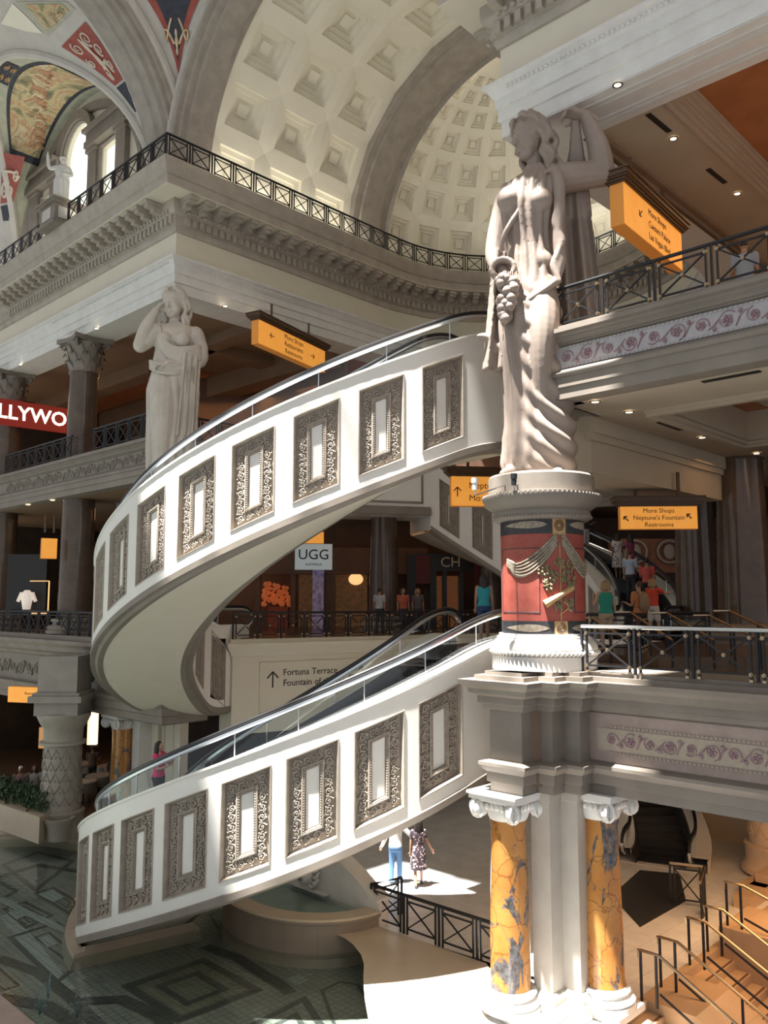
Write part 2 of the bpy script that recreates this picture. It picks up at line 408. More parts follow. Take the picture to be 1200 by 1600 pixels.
# ---------- coffered barrel vault and half dome of the niche ----------
def coffer_cell(mb, S, u0, u1, v0, v1, fu, fv, steps):
    """S(u,v,depth); a cell with a stepped square recess"""
    uc, vc = (u0+u1)/2, (v0+v1)/2
    def ring(hu, hv, d): return [S(uc-hu, vc-hv, d), S(uc+hu, vc-hv, d), S(uc+hu, vc+hv, d), S(uc-hu, vc+hv, d)]
    rings = [ring((u1-u0)/2, (v1-v0)/2, 0)]
    for k, (sz, d) in enumerate(steps): rings.append(ring((u1-u0)/2*fu*sz, (v1-v0)/2*fv*sz, d))
    b = len(mb.v)
    for r in rings: mb.v += [tuple(p) for p in r]
    for i in range(len(rings)-1):
        for k in range(4):
            l = (k+1) % 4; mb.f.append((b+i*4+k, b+i*4+l, b+i*4+4+l, b+i*4+4+k))
    e = b+4*(len(rings)-1); mb.f.append((e, e+1, e+2, e+3))
CST = [(1,0),(.98,.17),(.74,.17),(.72,.29),(.5,.29),(.48,.39),(.30,.39),(.28,.30)]
ZV = 14.15
def SB_(u, v, d):
    th = pi-v; r = NR+d
    return W(NC+r*cos(th), u, ZV+r*sin(th))
bv = MB()
for i in range(3):
    for j in range(10):
        coffer_cell(bv, SB_, 1.15+2.2*i, 1.15+2.2*(i+1), pi*(j+.0)/10, pi*(j+1)/10, .68, .68, CST)
struct('ceiling_vault', bv, MT['vault'], 'coffered barrel vault over the niche', smooth=False)
def archmb(mb, prof, fn, a0=0, a1=180, n=48):
    rows = [[fn(r, d, R_(a0+(a1-a0)*i/n)) for r, d in prof] for i in range(n+1)]
    return mb.grid(rows)
nichearch = lambda r, d, th: W(NC-r*cos(th), d, ZV+r*sin(th))
m = MB(); archmb(m, [(6.62,1.2),(6.5,1.15),(6.5,.98),(6.42,.95),(6.42,.15),(6.5,.1),(6.5,-.1),(6.62,-.14),(6.62,-.3)], nichearch)
archmb(m, [(6.62,-.3),(6.76,-.3),(6.76,-.22),(6.86,-.22)], nichearch)
struct('trim_2', m, MT['rib'], 'taupe arch band at the mouth of the niche', smooth=30)
m = MB(); archmb(m, [(6.86,-.22),(6.9,-.34),(7.02,-.34),(7.02,-.2),(7.25,-.2),(7.3,-.1),(7.3,.3)], nichearch)
struct('trim_3', m, MT['band'], 'pale stone moulding around the niche arch', smooth=30)
m = MB(); archmb(m, [(6.65,7.72),(6.42,7.74),(6.36,7.8),(6.36,8.1),(6.28,8.15),(6.28,9.2),(6.36,9.25),(6.36,9.6),(6.2,9.7)], nichearch)
struct('trim_4', m, MT['rib'], 'taupe arch rib between barrel vault and half dome', smooth=30)
def SD(u, v, d):
    r = 6.45+d*.9
    return W(NC-r*cos(u)*cos(v), NL+r*sin(u)*cos(v), ZV+r*sin(v))
dv = MB(); nb = 13; els = [0,.115,.345,.565,.765,.94,1.09,1.215,1.32]
for j in range(nb):
    u0, u1 = pi*j/nb, pi*(j+1)/nb
    for k in range(8):
        s_ = max(.35, 1-.08*k)
        coffer_cell(dv, SD, u0, u1, els[k], els[k+1], .66, .7 if k else .01, [(a, b*s_) for a, b in CST])
    for k in range(5):
        v0 = els[8]+(pi/2-els[8])*k/5; v1 = els[8]+(pi/2-els[8])*(k+1)/5
        dv.add([SD(u0,v0,0), SD(u1,v0,0), SD(u1,v1,0), SD(u0,v1,0)], [(0,1,2,3)])
struct('ceiling_half_dome', dv, MT['vault'], 'coffered half dome at the back of the niche')
# low drum behind the balcony rail
struct('wall_niche_drum', MB().sweep([W(0,1.1), W(0,4.85)]+arcp(6.6)+[W(13.2,4.85), W(13.2,.5)], [(-.02,13.9),(-.02,ZV+.05),(-.3,ZV+.05)], caps=False), MT['vault'], 'low wall below the niche vault')
# ---------- pendentive at the crossing pier ----------
CZ, CR_ = 14.15, 9.72
def pend(z, f):
    rz = sqrt(max(.01, CR_**2-(z-CZ)**2)); e = 6.86
    a0 = math.acos(min(1, e/rz)); a1 = math.asin(min(1, e/rz)); a = a0+(a1-a0)*f
    return W(6.6-rz*cos(a), -6.6+rz*sin(a), z)
zs = [14.3+.25*i for i in range(26)]
m = MB(); m.grid([[pend(z, f/10) for f in range(11)] for z in zs])
struct('wall_pendentive', m, MT['band'], 'pale stone pendentive above the cornice corner', smooth=True)
cen = W(6.6, -6.6, CZ)
def pin(z, f, d): p = pend(z, f); return p+(cen-p).normalized()*d
def ptri(name, z0, z1, pad0, pad1, d, mat):
    m = MB(); rows = []
    for i in range(13):
        z = z0+(z1-z0)*i/12; w = (1-pad1)*i/12*.5
        rows.append([pin(z, .5+w*(k/4-1), d) for k in range(9)])
    m.grid(rows); return m
pt = struct('trim_5', ptri('', 17.5, 20.4, 0, .34, .03, None), MT['redpaint'], 'red painted triangle on the pendentive')
part('dark_field', ptri('', 17.95, 20.4, 0, .52, .045, None), MT['navy'], pt)
m = MB()
for sgn in (-1, 1):
    pts = [pin(18.45+.5*k/14+.25*sin(k*.5), .5+sgn*(.04+.13*sin(k/14*pi)), .06) for k in range(15)]
    m.tube(pts, .035, 5)
m.tube([pin(18.15+.1*k, .5, .06) for k in range(8)], [.02,.05,.03,.05,.06,.03,.05,.02], 6)
part('scrollwork', m, MT['fig2'], pt)
m = MB()
for fsel in (.0, 1.0):
    sg = 1 if fsel == 0 else -1
    for (o, r, d) in ((.035,.06,.02), (.19,.05,.02)):
        pts = []
        for z in zs:
            ww = (pend(z,1)-pend(z,0)).length
            if ww < .35: continue
            pts.append(pin(z, min(.5, max(0, (o*1.6+.03)/ww)) if sg > 0 else 1-min(.5, (o*1.6+.03)/ww), d))
        m.tube(pts, r, 6)
    zz = 15.3
    while zz < 20.3:
        ww = (pend(zz,1)-pend(zz,0)).length; f = min(.5, .24/max(ww,.3)); f = f if sg > 0 else 1-f
        m.ball(pin(zz, f, .02), .075, 6, 4); zz += .2
struct('trim_6', m, MT['band'], 'carved leaf mouldings edging the pendentive', smooth='all')
# arch in the plane s=0 that opens the painted left arm
armarch = lambda r, d, th: W(d, -6.6+r*cos(th), ZV+r*sin(th))
m = MB(); archmb(m, [(6.5,-1.55),(6.42,-1.5),(6.42,-1.3),(6.34,-1.25),(6.34,-.75),(6.42,-.7),(6.42,-.35),(6.55,-.3),(6.55,-.1),(6.7,-.1),(6.7,.04),(6.86,.04)], armarch, 0, 120)
struct('trim_7', m, MT['rib'], 'taupe arch band in front of the painted vault', smooth=30)
m = MB(); archmb(m, [(6.86,.04),(6.9,.16),(7.05,.16),(7.05,.04),(7.3,.02),(7.32,-.3)], armarch, 0, 120)
struct('trim_8', m, MT['band'], 'pale moulding on the face of the painted vault arch', smooth=30)
# ---------- painted vault of the left arm with its lunette ----------
BR, LC, LR, BZ = 6.6, -7.35, 5.75, 14.35
def bar(s, th, d=0): return W(s, -BR+(BR-d)*cos(th), BZ+(BR-d)*sin(th))
def th0(s):
    q = LR**2-(s-LC)**2
    return math.asin(min(.99, sqrt(q)/BR)) if q > 0 else 0
def barhit(px, py):
    d = at(px, py, 1.0); k = 10.0
    while k < 90:
        p = d*k; s, t = ST(p)
        if p.z > BZ and hypot(t+BR, p.z-BZ) > BR: return (s, atan2(p.z-BZ, t+BR))
        k += .02
ss = [-1.5-.25*i for i in range(59)]
m = MB(); m.grid([[bar(s, th0(s)+(R_(125)-th0(s))*k/24) for k in range(25)] for s in ss])
struct('ceiling_painted_vault', m, MT['band'], 'stone barrel vault of the left arm', smooth=True)
m = MB(); rows = []; rib = []
for i in range(41):
    psi = pi*i/40; s = LC-LR*cos(psi); z = BZ+LR*sin(psi)
    tb = -BR+sqrt(max(0, BR**2-(z-BZ)**2)); 
    rows.append([W(s, tb+(.12-tb)*k/10, z) for k in range(11)])
    rib.append(W(s, tb, z))
m.grid(rows); lun = struct('ceiling_lunette', m, MT['muralgreen'], 'small cross vault over the tall windows', smooth=True)
m = MB(); m.tube(rib, .17, 8, flat=1.0); m.tube([p+Vector((0,0,.2))+SA*.05 for p in rib[3:-3]], .06, 6)
struct('trim_9', m, MT['band'], 'stone rib edging the small cross vault', smooth=True)
def lunp(psi, f, d=.04):
    s = LC-(LR-d)*cos(psi); z = BZ+(LR-d)*sin(psi)
    tb = -BR+sqrt(max(0, BR**2-(z-BZ)**2))
    return W(s, tb+(.12-tb)*f, z)
def lgrid(p0, p1, f0, f1, d, nu=16, nv=6): return MB().grid([[lunp(p0+(p1-p0)*i/nu, f0+(f1-f0)*k/nv, d) for k in range(nv+1)] for i in range(nu+1)])
fres = struct('trim_10', lgrid(.86, 1.98, .20, .88, .03), MT['navy'], 'dark painted border around the fresco', smooth=True)
part('fresco', lgrid(.92, 1.92, .24, .83, .05), MT['mural'], fres, True)
def figure_on(mp, u, v, h, w, seed, mb):
    """a small painted figure: body, head, limbs as flat strokes on surface mp(u,v)"""
    rd = random.Random(seed); lean = rd.uniform(-.5, .5)
    P = lambda a, b: mp(u+w*(a+lean*b*.4), v+h*b)
    mb.tube([P(0,0), P(.1,.3), P(-.05,.6)], [.07,.12,.10], 6, flat=.35)
    mb.ball(P(-.05,.78), .09, 6, 5)
    for k in range(4):
        a = rd.uniform(-1,1); b = rd.uniform(-.3,.3)
        base = .55 if k < 2 else .05
        mb.tube([P(0,base), P(a*.6,base+b*.5-(.0 if k<2 else .2)), P(a,base+b-(0 if k<2 else .35))], [.06,.045,.03], 5, flat=.4)
m1 = MB(); m2 = MB()
for k in range(18):
    u = 1.0+.78*((k*.618) % 1); v = .3+.42*((k*.381) % 1)
    figure_on(lambda a, b: lunp(a, b, .055), u, v, .17, .09, k, m1 if k % 3 else m2)
part('painted_figures', m1, MT['fig'], fres); part('painted_drapery', m2, MT['fig2'], fres)
part('medallion', lgrid(1.40, 1.64, .03, .18, .05), MT['navy'], lun)
m = MB()
for (a, b) in ((1.46,.07), (1.46,.14), (1.58,.07), (1.58,.14)):
    m.tube([lunp(a+.035*cos(k*.7)*(1-k/16), b+.025*sin(k*.7)*(1-k/16), .07) for k in range(14)], .025, 5)
part('scrollwork', m, MT['ochre'], lun)
# painted fields on the barrel, corners taken from the vault's own s / angle coordinates
def bquad(cs, d, n=8):
    (a, b, c, e) = cs; L = lambda p, q, t: (p[0]+(q[0]-p[0])*t, p[1]+(q[1]-p[1])*t)
    return MB().grid([[bar(*L(L(a,b,i/n), L(e,c,i/n), k/n), d) for k in range(n+1)] for i in range(n+1)]), lambda u, v: bar(*L(L(a,b,u), L(e,c,u), v), d+.02)
def scrolls(mp, mb, cs, r=.035):
    for (cu, cv, q, sg) in cs:
        mb.tube([mp(cu+sg*q*(1-k/22)*cos(k*.55), cv+q*(1-k/22)*sin(k*.55)) for k in range(18)], [r*(1.2-k/24) for k in range(18)], 5)
H = barhit
redA, mpA = bquad([H(134,33), H(193,124), H(181,134), H(97,72)], .03)
rp = struct('trim_12', redA, MT['redpaint'], 'red painted triangle with cream figure on the vault', smooth=True)
m = MB(); scrolls(mpA, m, [(.18,.3,.14,1),(.2,.75,.13,-1),(.42,.2,.12,1),(.5,.85,.1,-1),(.72,.2,.11,1),(.85,.6,.1,-1)])
figure_on(lambda a, b: mpA(a, b), .62, .5, -.25, .12, 5, m); m.tube([mpA(.1+.08*k, .5) for k in range(10)], [.04,.08,.11,.10,.08,.11,.13,.10,.06,.03], 6, flat=.4)
part('cream_figure', m, MT['scrollwhite'], rp)
navA, _ = bquad([H(196,127), H(214,174), H(213,176), H(183,137)], .03); struct('trim_13', navA, MT['navy'], 'midnight blue tip below the red painted triangle', smooth=True)
grA, mpG = bquad([H(106,2), H(118,14), H(75,56), H(24,2)], .03)
gp = struct('trim_14', grA, MT['muralgreen'], 'painted field with dark border high on the vault', smooth=True)
inner, mpI = bquad([H(98,5), H(109,15), H(76,47), H(40,6)], .05); part('fresco', inner, MT['mural'], gp, True)
m = MB(); scrolls(mpI, m, [(.75,.55,.2,1),(.85,.3,.12,-1)], .05); m.ball(mpI(.72,.55), .16, 8, 5); part('scrollwork', m, MT['fig2'], gp)
wh, _ = bquad([H(20,4), H(68,52), H(40,48), H(2,36)], .03); struct('trim_15', wh, MT['vault'], 'pale painted field beside the upper fresco', smooth=True)
redB, mpB = bquad([H(2,237), H(40,245), H(22,315), H(2,318)], .03)
rb = struct('trim_16', redB, MT['redpaint'], 'second red painted field with cream figure at the picture edge', smooth=True)
m = MB(); scrolls(mpB, m, [(.25,.7,.2,1),(.6,.75,.16,-1),(.8,.4,.14,1)], .05); m.tube([mpB(.1+.08*k, .35) for k in range(10)], [.05,.1,.14,.12,.1,.14,.15,.1,.06,.03], 6, flat=.4); part('cream_figure', m, MT['scrollwhite'], rb)
navB, _ = bquad([H(2,322), H(20,318), H(14,345), H(6,345)], .03); struct('trim_17', navB, MT['navy'], 'midnight blue tip below the second red field', smooth=True)
# ---------- window wall in the lunette ----------
def archopen(s0, s1, z0, zs_, n=12):
    c = (s0+s1)/2; r = (s1-s0)/2
    return [(s0,z0)]+[(c-r*cos(pi*i/n), zs_+r*sin(pi*i/n)) for i in range(n+1)]+[(s1,z0)]
def wallpiece(mb, pts, t0, t1):
    a = [W(s, t0, z) for s, z in pts]; b = [W(s, t1, z) for s, z in pts]; n = len(pts); q = len(mb.v)
    mb.v += [tuple(p) for p in a+b]; mb.f.append(tuple(q+i for i in range(n))); mb.f.append(tuple(q+n+i for i in range(n))[::-1])
    for i in range(n): j = (i+1) % n; mb.f.append((q+i, q+j, q+n+j, q+n+i))
zt_ = lambda s: BZ+sqrt(max(.01, LR**2-(s-LC)**2))
WIN = [(-10.9,-9.9,17.2), (-8.95,-6.45,18.1), (-5.75,-4.3,17.5)]
m = MB()
edges = [LC-LR]+[x for w in WIN for x in (w[0], w[1])]+[LC+LR]
for i in range(0, len(edges), 2):
    a, b = edges[i], edges[i+1]
    wallpiece(m, [(a,13.9)]+[(a+(b-a)*k/6, zt_(a+(b-a)*k/6)) for k in range(7)]+[(b,13.9)], .1, .45)
for i, (a, b, zc) in enumerate(WIN):
    wallpiece(m, [(a,13.9),(a,14.6),(b,14.6),(b,13.9)], .1, .45)
    if i != 1: wallpiece(m, [(a,zc)]+[(a+(b-a)*k/5, zt_(a+(b-a)*k/5)) for k in range(6)]+[(b,zc)], .1, .45)
    else:
        r = (b-a)/2; c = (a+b)/2
        for k in range(12):
            x0, x1 = c-r*cos(pi*k/12), c-r*cos(pi*(k+1)/12); 
            wallpiece(m, [(x0,zc+r*sin(pi*k/12)),(x0,zt_(x0)),(x1,zt_(x1)),(x1,zc+r*sin(pi*(k+1)/12))], .1, .45)
struct('wall_lunette', m, MT['cream'], 'plaster wall around the three tall windows')
for i, (a, b, zc) in enumerate(WIN):
    pts = archopen(a, b, 14.6, zc, 12) if i == 1 else [(a,14.6),(a,zc),(b,zc),(b,14.6)]
    m = MB(); wallpiece(m, pts, .36, .40)
    wn = struct('window_%d' % (i+1), m, MT['winlight'], ['frosted narrow window left of the arched one', 'tall arched frosted window behind the small statue', 'frosted narrow window right of the arched one'][i])
    fr = MB(); P = [(W(s, .08, z)) for s, z in pts[:-1] if True]+[W(pts[-1][0], .08, pts[-1][1])]
    fr.tube(P, .11, 6); part('window_frame', fr, MT['greystone'], wn)
m = MB()
for (a, b) in ((-11.75,-11.0), (-9.8,-9.05), (-6.4,-5.82), (-4.2,-3.5)):
    m.bst(a, -.12, 14.0, b, .15, 17.4); m.bst(a-.08, -.2, 17.4, b+.08, .15, 17.55)
m.bst(-11.9, -.3, 17.55, -9.0, .15, 17.8); m.bst(-11.9, -.22, 17.8, -9.0, .15, 18.15)
m.bst(-6.42, -.3, 17.55, -3.3, .15, 17.8); m.bst(-6.42, -.22, 17.8, -3.3, .15, 18.15)
m.bst(-12.0, -.4, 18.15, -9.0, .15, 18.3); m.bst(-6.45, -.4, 18.15, -3.2, .15, 18.3)
struct('trim_18', m, MT['greystone'], 'grey stone pilasters and lintels between the tall windows')
m = MB(); archmb(m, [(1.25,.1),(1.25,-.1),(1.6,-.16),(1.6,.1)], lambda r, d, th: W(-7.7-r*cos(th), d, 18.1+r*sin(th)), 0, 180, 24)
archmb(m, [(5.0,.1),(5.0,-.05),(5.3,-.12),(5.3,.1)], lambda r, d, th: W(LC-r*cos(th), d, BZ+r*sin(th)), 5, 175, 36)
struct('trim_19', m, MT['greystone'], 'arched stone mouldings on the window wall', smooth=30)
# ---------- third level slab with its carved fascia ----------
P3 = [W(-30,-.45), W(-.15,-.45), W(-.15,4.85)]+arcp(6.75)+[W(13.35,4.85), W(13.35,.9), W(14.35,.9), W(14.35,-.35), W(14.75,-.35), W(14.75,-.55), W(32,-.55)]
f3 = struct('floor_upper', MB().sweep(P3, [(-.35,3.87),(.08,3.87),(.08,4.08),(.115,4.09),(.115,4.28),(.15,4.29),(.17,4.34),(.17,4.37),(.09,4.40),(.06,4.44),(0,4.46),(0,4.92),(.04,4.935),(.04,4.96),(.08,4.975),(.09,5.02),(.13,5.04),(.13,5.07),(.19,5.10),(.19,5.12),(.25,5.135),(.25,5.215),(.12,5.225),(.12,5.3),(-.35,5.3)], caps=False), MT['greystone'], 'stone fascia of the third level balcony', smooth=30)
part('painted_frieze', MB().sweep(P3[-2:], [(.012,4.48),(.012,4.9)], caps=False), MT['friezewhite'], f3)
part('painted_frieze', MB().sweep(P3[:2], [(.012,4.48),(.012,4.9)], caps=False), MT['greystone'], f3)
def frieze_scrolls(path, off, zc, h, step, lim=(-99, 99), r=.018):
    mb = MB()
    for i, (p, u, nr) in enumerate(along(path, step)):
        s = ST(p)[0]
        if not lim[0] < s < lim[1]: continue
        q = p+nr*off+Vector((0,0,zc)); up = Vector((0,0,1))
        big = h*.42 if i % 2 else h*.34
        mb.tube([q+u*(big*(1-k/26)*cos(k*.45+i))+up*(big*(1-k/26)*sin(k*.45+i)) for k in range(20)], [r*(1.1-k/30) for k in range(20)], 5, flat=.6)
        for a in range(5): mb.ball(q+u*(big*.38*cos(a*1.257+i))+up*(big*.38*sin(a*1.257+i)), big*.22, 6, 4)
        mb.ball(q, big*.2, 6, 4)
        mb.tube([q+u*(big*.8)+up*(-big*.8), q+u*(step*.5)+up*(h*.1*(1 if i % 2 else -1)), q+u*(step-big*.7)+up*(big*.7)], [r, r*1.6, r*.6], 5, flat=.6)
        mb.ball(q+u*(step*.5)+up*(h*.28*(1 if i % 2 else -1)), r*2.4, 5, 3)
    return mb
part('painted_scrolls', frieze_scrolls(P3[-2:], .014, 4.69, .4, .44, (14, 19)), MT['scrollpaint'], f3, 'all')
part('carved_scrolls', frieze_scrolls(P3[:2], .02, 4.69, .4, .44, (-12, 0), .03), MT['greystone'], f3, 'all')
for z in (4.5, 4.88):
    b = MB()
    for p, u, nr in along(P3[-2:], .085):
        if 14 < ST(p)[0] < 19: b.box(-.025, -.01, -.018, .025, .012, .018, Matrix.Translation(p+nr*.02+Vector((0,0,z))) @ Matrix.Rotation(atan2(u.y, u.x), 4, 'Z'))
    part('bead_course', b, MT['friezewhite'], f3)
# slab bodies (ceilings of level two / floors of level three)
def slab(name, quads, z0, z1, mat, label):
    m = MB()
    for (s0, t0, s1, t1) in quads: m.bst(s0, t0, z0, s1, t1, z1)
    return struct(name, m, mat, label)
RIGHTS = [(14.75,-.2,32,2.0), (13.7,1.25,32,2.0)]
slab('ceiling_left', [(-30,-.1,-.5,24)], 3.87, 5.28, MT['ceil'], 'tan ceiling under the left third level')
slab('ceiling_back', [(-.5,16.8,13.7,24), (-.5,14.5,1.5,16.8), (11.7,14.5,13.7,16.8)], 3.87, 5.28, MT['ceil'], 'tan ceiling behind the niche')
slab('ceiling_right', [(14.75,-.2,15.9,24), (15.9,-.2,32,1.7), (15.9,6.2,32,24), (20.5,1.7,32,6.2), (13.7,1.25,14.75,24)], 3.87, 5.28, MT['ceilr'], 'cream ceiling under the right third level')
slab('ceiling_recess', [(15.9,1.7,20.5,6.2)], 4.6, 5.28, MT['orangecove'], 'orange recess in the cream ceiling')
m = MB()
for (o, w, z) in ((0,.3,3.80), (.12,.14,3.74)):
    for q in ((15.9-o-w,1.7-o-w,20.5+o+w,1.7-o), (15.9-o-w,6.2+o,20.5+o+w,6.2+o+w), (15.9-o-w,1.7-o,15.9-o,6.2+o), (20.5+o,1.7-o,20.5+o+w,6.2+o)):
        m.bst(q[0], q[1], z, q[2], q[3], 3.9)
m.bst(16.6,2.4,4.5,19.8,5.5,4.62)
struct('trim_20', m, MT['ceilr'], 'stepped moulding around the ceiling recess')
struct('wall_bulkhead', MB().bst(13.1, 1.3, 2.72, 14.45, 8.2, 3.9), MT['ceilr'], 'deep plaster bulkhead below the right third level')
struct('trim_21', MB().bst(14.35, 1.0, 3.55, 14.6, 8.3, 3.87).bst(14.4,1.2,3.40,14.53,8.25,3.56), MT['ceilr'], 'moulding along the top of the bulkhead')
# level three rooms: ceilings, walls
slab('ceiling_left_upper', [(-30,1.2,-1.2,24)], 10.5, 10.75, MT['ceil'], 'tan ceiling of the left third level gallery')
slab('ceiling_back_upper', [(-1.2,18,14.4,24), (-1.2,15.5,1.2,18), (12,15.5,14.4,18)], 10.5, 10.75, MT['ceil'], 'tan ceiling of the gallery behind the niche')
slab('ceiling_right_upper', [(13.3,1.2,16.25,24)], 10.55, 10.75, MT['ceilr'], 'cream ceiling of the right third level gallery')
slab('ceiling_wood_panel', [(16.2,1.2,32,24)], 10.98, 11.1, MT['orangecove'], 'warm brown recessed ceiling beside the beam')
m = MB()
for k, (o, w, z) in enumerate(((0,.08,10.50),(.08,.05,10.58),(.13,.09,10.66),(.22,.05,10.74),(.27,.09,10.82),(.36,.06,10.92))):
    m.bst(16.1+o, 1.3+o, z, 16.1+o+w, 24, 11.0); m.bst(16.1+o, 1.3+o, z, 32, 1.3+o+w, 11.0)
for q in ((17.9,2.9,20.2,7.2), (17.9,8.2,20.2,12.6)):
    for o, z in ((0,10.88), (.25,10.93)):
        m.bst(q[0]+o, q[1]+o, z, q[2]-o, q[1]+o+.14, 11.0); m.bst(q[0]+o, q[3]-o-.14, z, q[2]-o, q[3]-o, 11.0); m.bst(q[0]+o, q[1]+o, z, q[0]+o+.14, q[3]-o, 11.0); m.bst(q[2]-o-.14, q[1]+o, z, q[2]-o, q[3]-o, 11.0)
struct('trim_22', m, MT['ceilr'], 'moulded ceiling border of the brown recess')
m = MB()
for (s0, s1, z) in ((13.3,13.55,10.42),(13.45,13.75,10.30),(13.7,14.25,10.18),(14.2,14.4,10.34),(14.35,14.55,10.45)): m.bst(s0, 1.2, z, s1, 24, 10.58)
struct('trim_38', m, MT['tanbeam'], 'tan moulded beam of the right gallery ceiling')
m = MB()
for k in range(4): m.bst(-8.5, 4+4.2*k, 10.1, -1.2, 4.7+4.2*k, 10.52)
m.bst(-30, 4, 9.9, -8.5, 4.8, 10.52); m.bst(-30, 7.6, 9.6, -1.2, 8.6, 10.52); m.bst(-5.2,1.2,10.1,-4.4,24,10.52)
struct('trim_23', m, MT['ceil'], 'ceiling beams of the left gallery')
m = MB(); m.bst(-30, 5.2, 10.4, -8.5, 7.2, 10.5); m.bst(-4.2, 9, 10.4, -1.4, 12, 10.5); m.bst(-8, 9, 10.4, -5.4, 12, 10.5); struct('ceiling_cove', m, MT['orangecove'], 'coves coloured like orange glow between the left gallery beams')
BACK = [W(-30,10.5), W(-9,10.5), W(-9,15), Vector((-9.5,38.5,0)), Vector((17,38.5,0)), W(30,16)]
struct('wall_back', MB().sweep(BACK, [(0,L1-.1),(0,10.7)], caps=False), MT['shopwood'], 'brown shop wall far behind the balconies')
struct('wall_left_upper', MB().bst(-30, 9.2, 5.3, -1.6, 9.4, 10.5), MT['ceil'], 'tan wall of the left third level gallery')
# ---------- level two slabs ----------
P2 = [W(-30,-.55), W(.9,-.55), Vector((-4.73,26.3,0)), Vector((6.5,32.9,0))]
PR2 = [(0-.7,-3.7),(0,-3.7),(.06,-3.66),(.06,-3.45),(.12,-3.42),(.12,-3.2),(.2,-3.1),(.22,-3.02),(0,-2.98),(0,-2.0),(.1,-1.95),(.14,-1.85),(.3,-1.75),(.34,-1.6),(.46,-1.48),(.46,-1.36),(.2,-1.34),(.2,-1.2),(-.6,-1.2)]
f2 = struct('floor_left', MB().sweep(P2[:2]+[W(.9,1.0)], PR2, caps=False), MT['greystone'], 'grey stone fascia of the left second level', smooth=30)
part('carved_scrolls', frieze_scrolls(P2[:2], .02, -2.5, .6, .7, (-12, 1), .04), MT['greystone'], f2, 'all')
slab('floor_left_inner', [(-30,-.3,.8,24)], -3.6, -1.15, MT['floordark'], 'second level floor on the left')
FW0 = Vector((-4.73,26.3,0)); FWD = Vector((.862,.507,0)); FWN = Vector((.507,-.862,0))
m = MB().sweep([FW0-FWD*.05+Vector((-.5,.9,0)), FW0, FW0+FWD*13], [(0,-4.1),(0,-1.72),(.05,-1.7),(.08,-1.62),(.2,-1.5),(.26,-1.4),(.26,-1.3),(.12,-1.28),(.12,-1.18),(-1.2,-1.18)], caps=False)
struct('wall_terrace', m, MT['cream'], 'cream balcony wall carrying the direction lettering', smooth=30)
m = MB(); q = FW0+FWD*.75+FWN*.01; e = FW0+FWD*11+FWN*.01
fwp = lambda d, z, o=0: FW0+FWD*d+FWN*o+Vector((0,0,z))
for (d0, d1, z0, z1) in ((.9,9.5,-1.98,-1.92), (.9,9.5,-3.52,-3.46), (.9,.96,-3.52,-1.92)):
    m.hexa([fwp(d0,z0), fwp(d1,z0), fwp(d1,z0,.04), fwp(d0,z0,.04), fwp(d0,z1), fwp(d1,z1), fwp(d1,z1,.04), fwp(d0,z1,.04)])
struct('trim_24', m, MT['cream'], 'raised border around the direction lettering')
def fwd(px, py):
    r = at(px, py, 1.0); k = FW0.dot(FWN)/Vector((r.x, r.y, 0)).dot(FWN); q = r*k; return (Vector((q.x, q.y, 0))-FW0).dot(FWD), q.z
tl = thing('wall_lettering', 'black direction lettering with an arrow on the cream balcony wall', 'sign', fwp(3,-2.9,.02))
for body, d, z, sz in [(b_, *fwd(px, py), .295) for b_, px, py in (('Fortuna Terrace', 442, 1051), ('Fountain of the Gods', 442, 1067.5), ('The', 549, 1043), ('Shops', 545, 1059), ('Atlantis', 607, 1039), ('Neptune', 587, 1055.5))]:
    part('lettering', text_mb(body, sz, fwp(d, z, .012), FWD, (0,0,1), .004, 'LEFT', 0), MT['ink'], tl)
def arrow(mb, c, x, y, L, ang, w):
    d = x*cos(ang)+y*sin(ang); nn = x*(-sin(ang))+y*cos(ang)
    mb.bar(c-d*L/2, c+d*L/2, w, .006, x.cross(y)); 
    for sg in (-1, 1): mb.bar(c+d*L/2, c+d*(L/2-L*.4)+nn*sg*L*.38, w, .006, x.cross(y))
    return mb
part('arrow', arrow(MB(), fwp(*fwd(426,1062),.012), FWD, Vector((0,0,1)), .5, pi/2, .045), MT['ink'], tl)
m = MB().prism([FW0+FWN*-.3, FW0+FWD*13+FWN*-.3, (16,38.4,0), (-9.4,38.4,0)], -1.6, -1.15)
struct('floor_back', m, MT['floordark'], 'second level floor in front of the shops')
# right hand second level with the stepped pier
PIERTOP = [W(13.9,1.6), W(13.9,-1.65), W(14.6,-1.65), W(14.6,-1.2), W(14.95,-1.2), W(14.95,-.85), W(15.3,-.85), W(15.3,-.5), W(32,-.5)]
PRN = [(-1.2,-3.43),(0,-3.43),(0,-3.27),(.05,-3.25),(.05,-3.08),(.12,-3.02),(.16,-2.96),(.16,-2.9),(0,-2.86),(0,-1.98),(.08,-1.95),(.1,-1.86),(.16,-1.84),(.16,-1.72),(.28,-1.66),(.3,-1.58),(.4,-1.5),(.42,-1.42),(.2,-1.42),(.2,-1.34),(.06,-1.34),(.06,-1.27),(-1.4,-1.27)]
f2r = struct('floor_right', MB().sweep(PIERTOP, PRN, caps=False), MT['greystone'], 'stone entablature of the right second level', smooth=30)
part('rose_frieze', MB().sweep(PIERTOP[-2:], [(.01,-2.84),(.01,-2.0)], caps=False), MT['pinkstone'], f2r)
part('painted_frieze', MB().sweep([W(15.45,-.5), W(24,-.5)], [(.02,-2.64),(.02,-2.26)], caps=False), MT['friezecream'], f2r)
part('painted_scrolls', frieze_scrolls([W(15.45,-.5), W(24,-.5)], .022, -2.45, .34, .36, (15.4, 19)), MT['scrollpaint'], f2r, 'all')
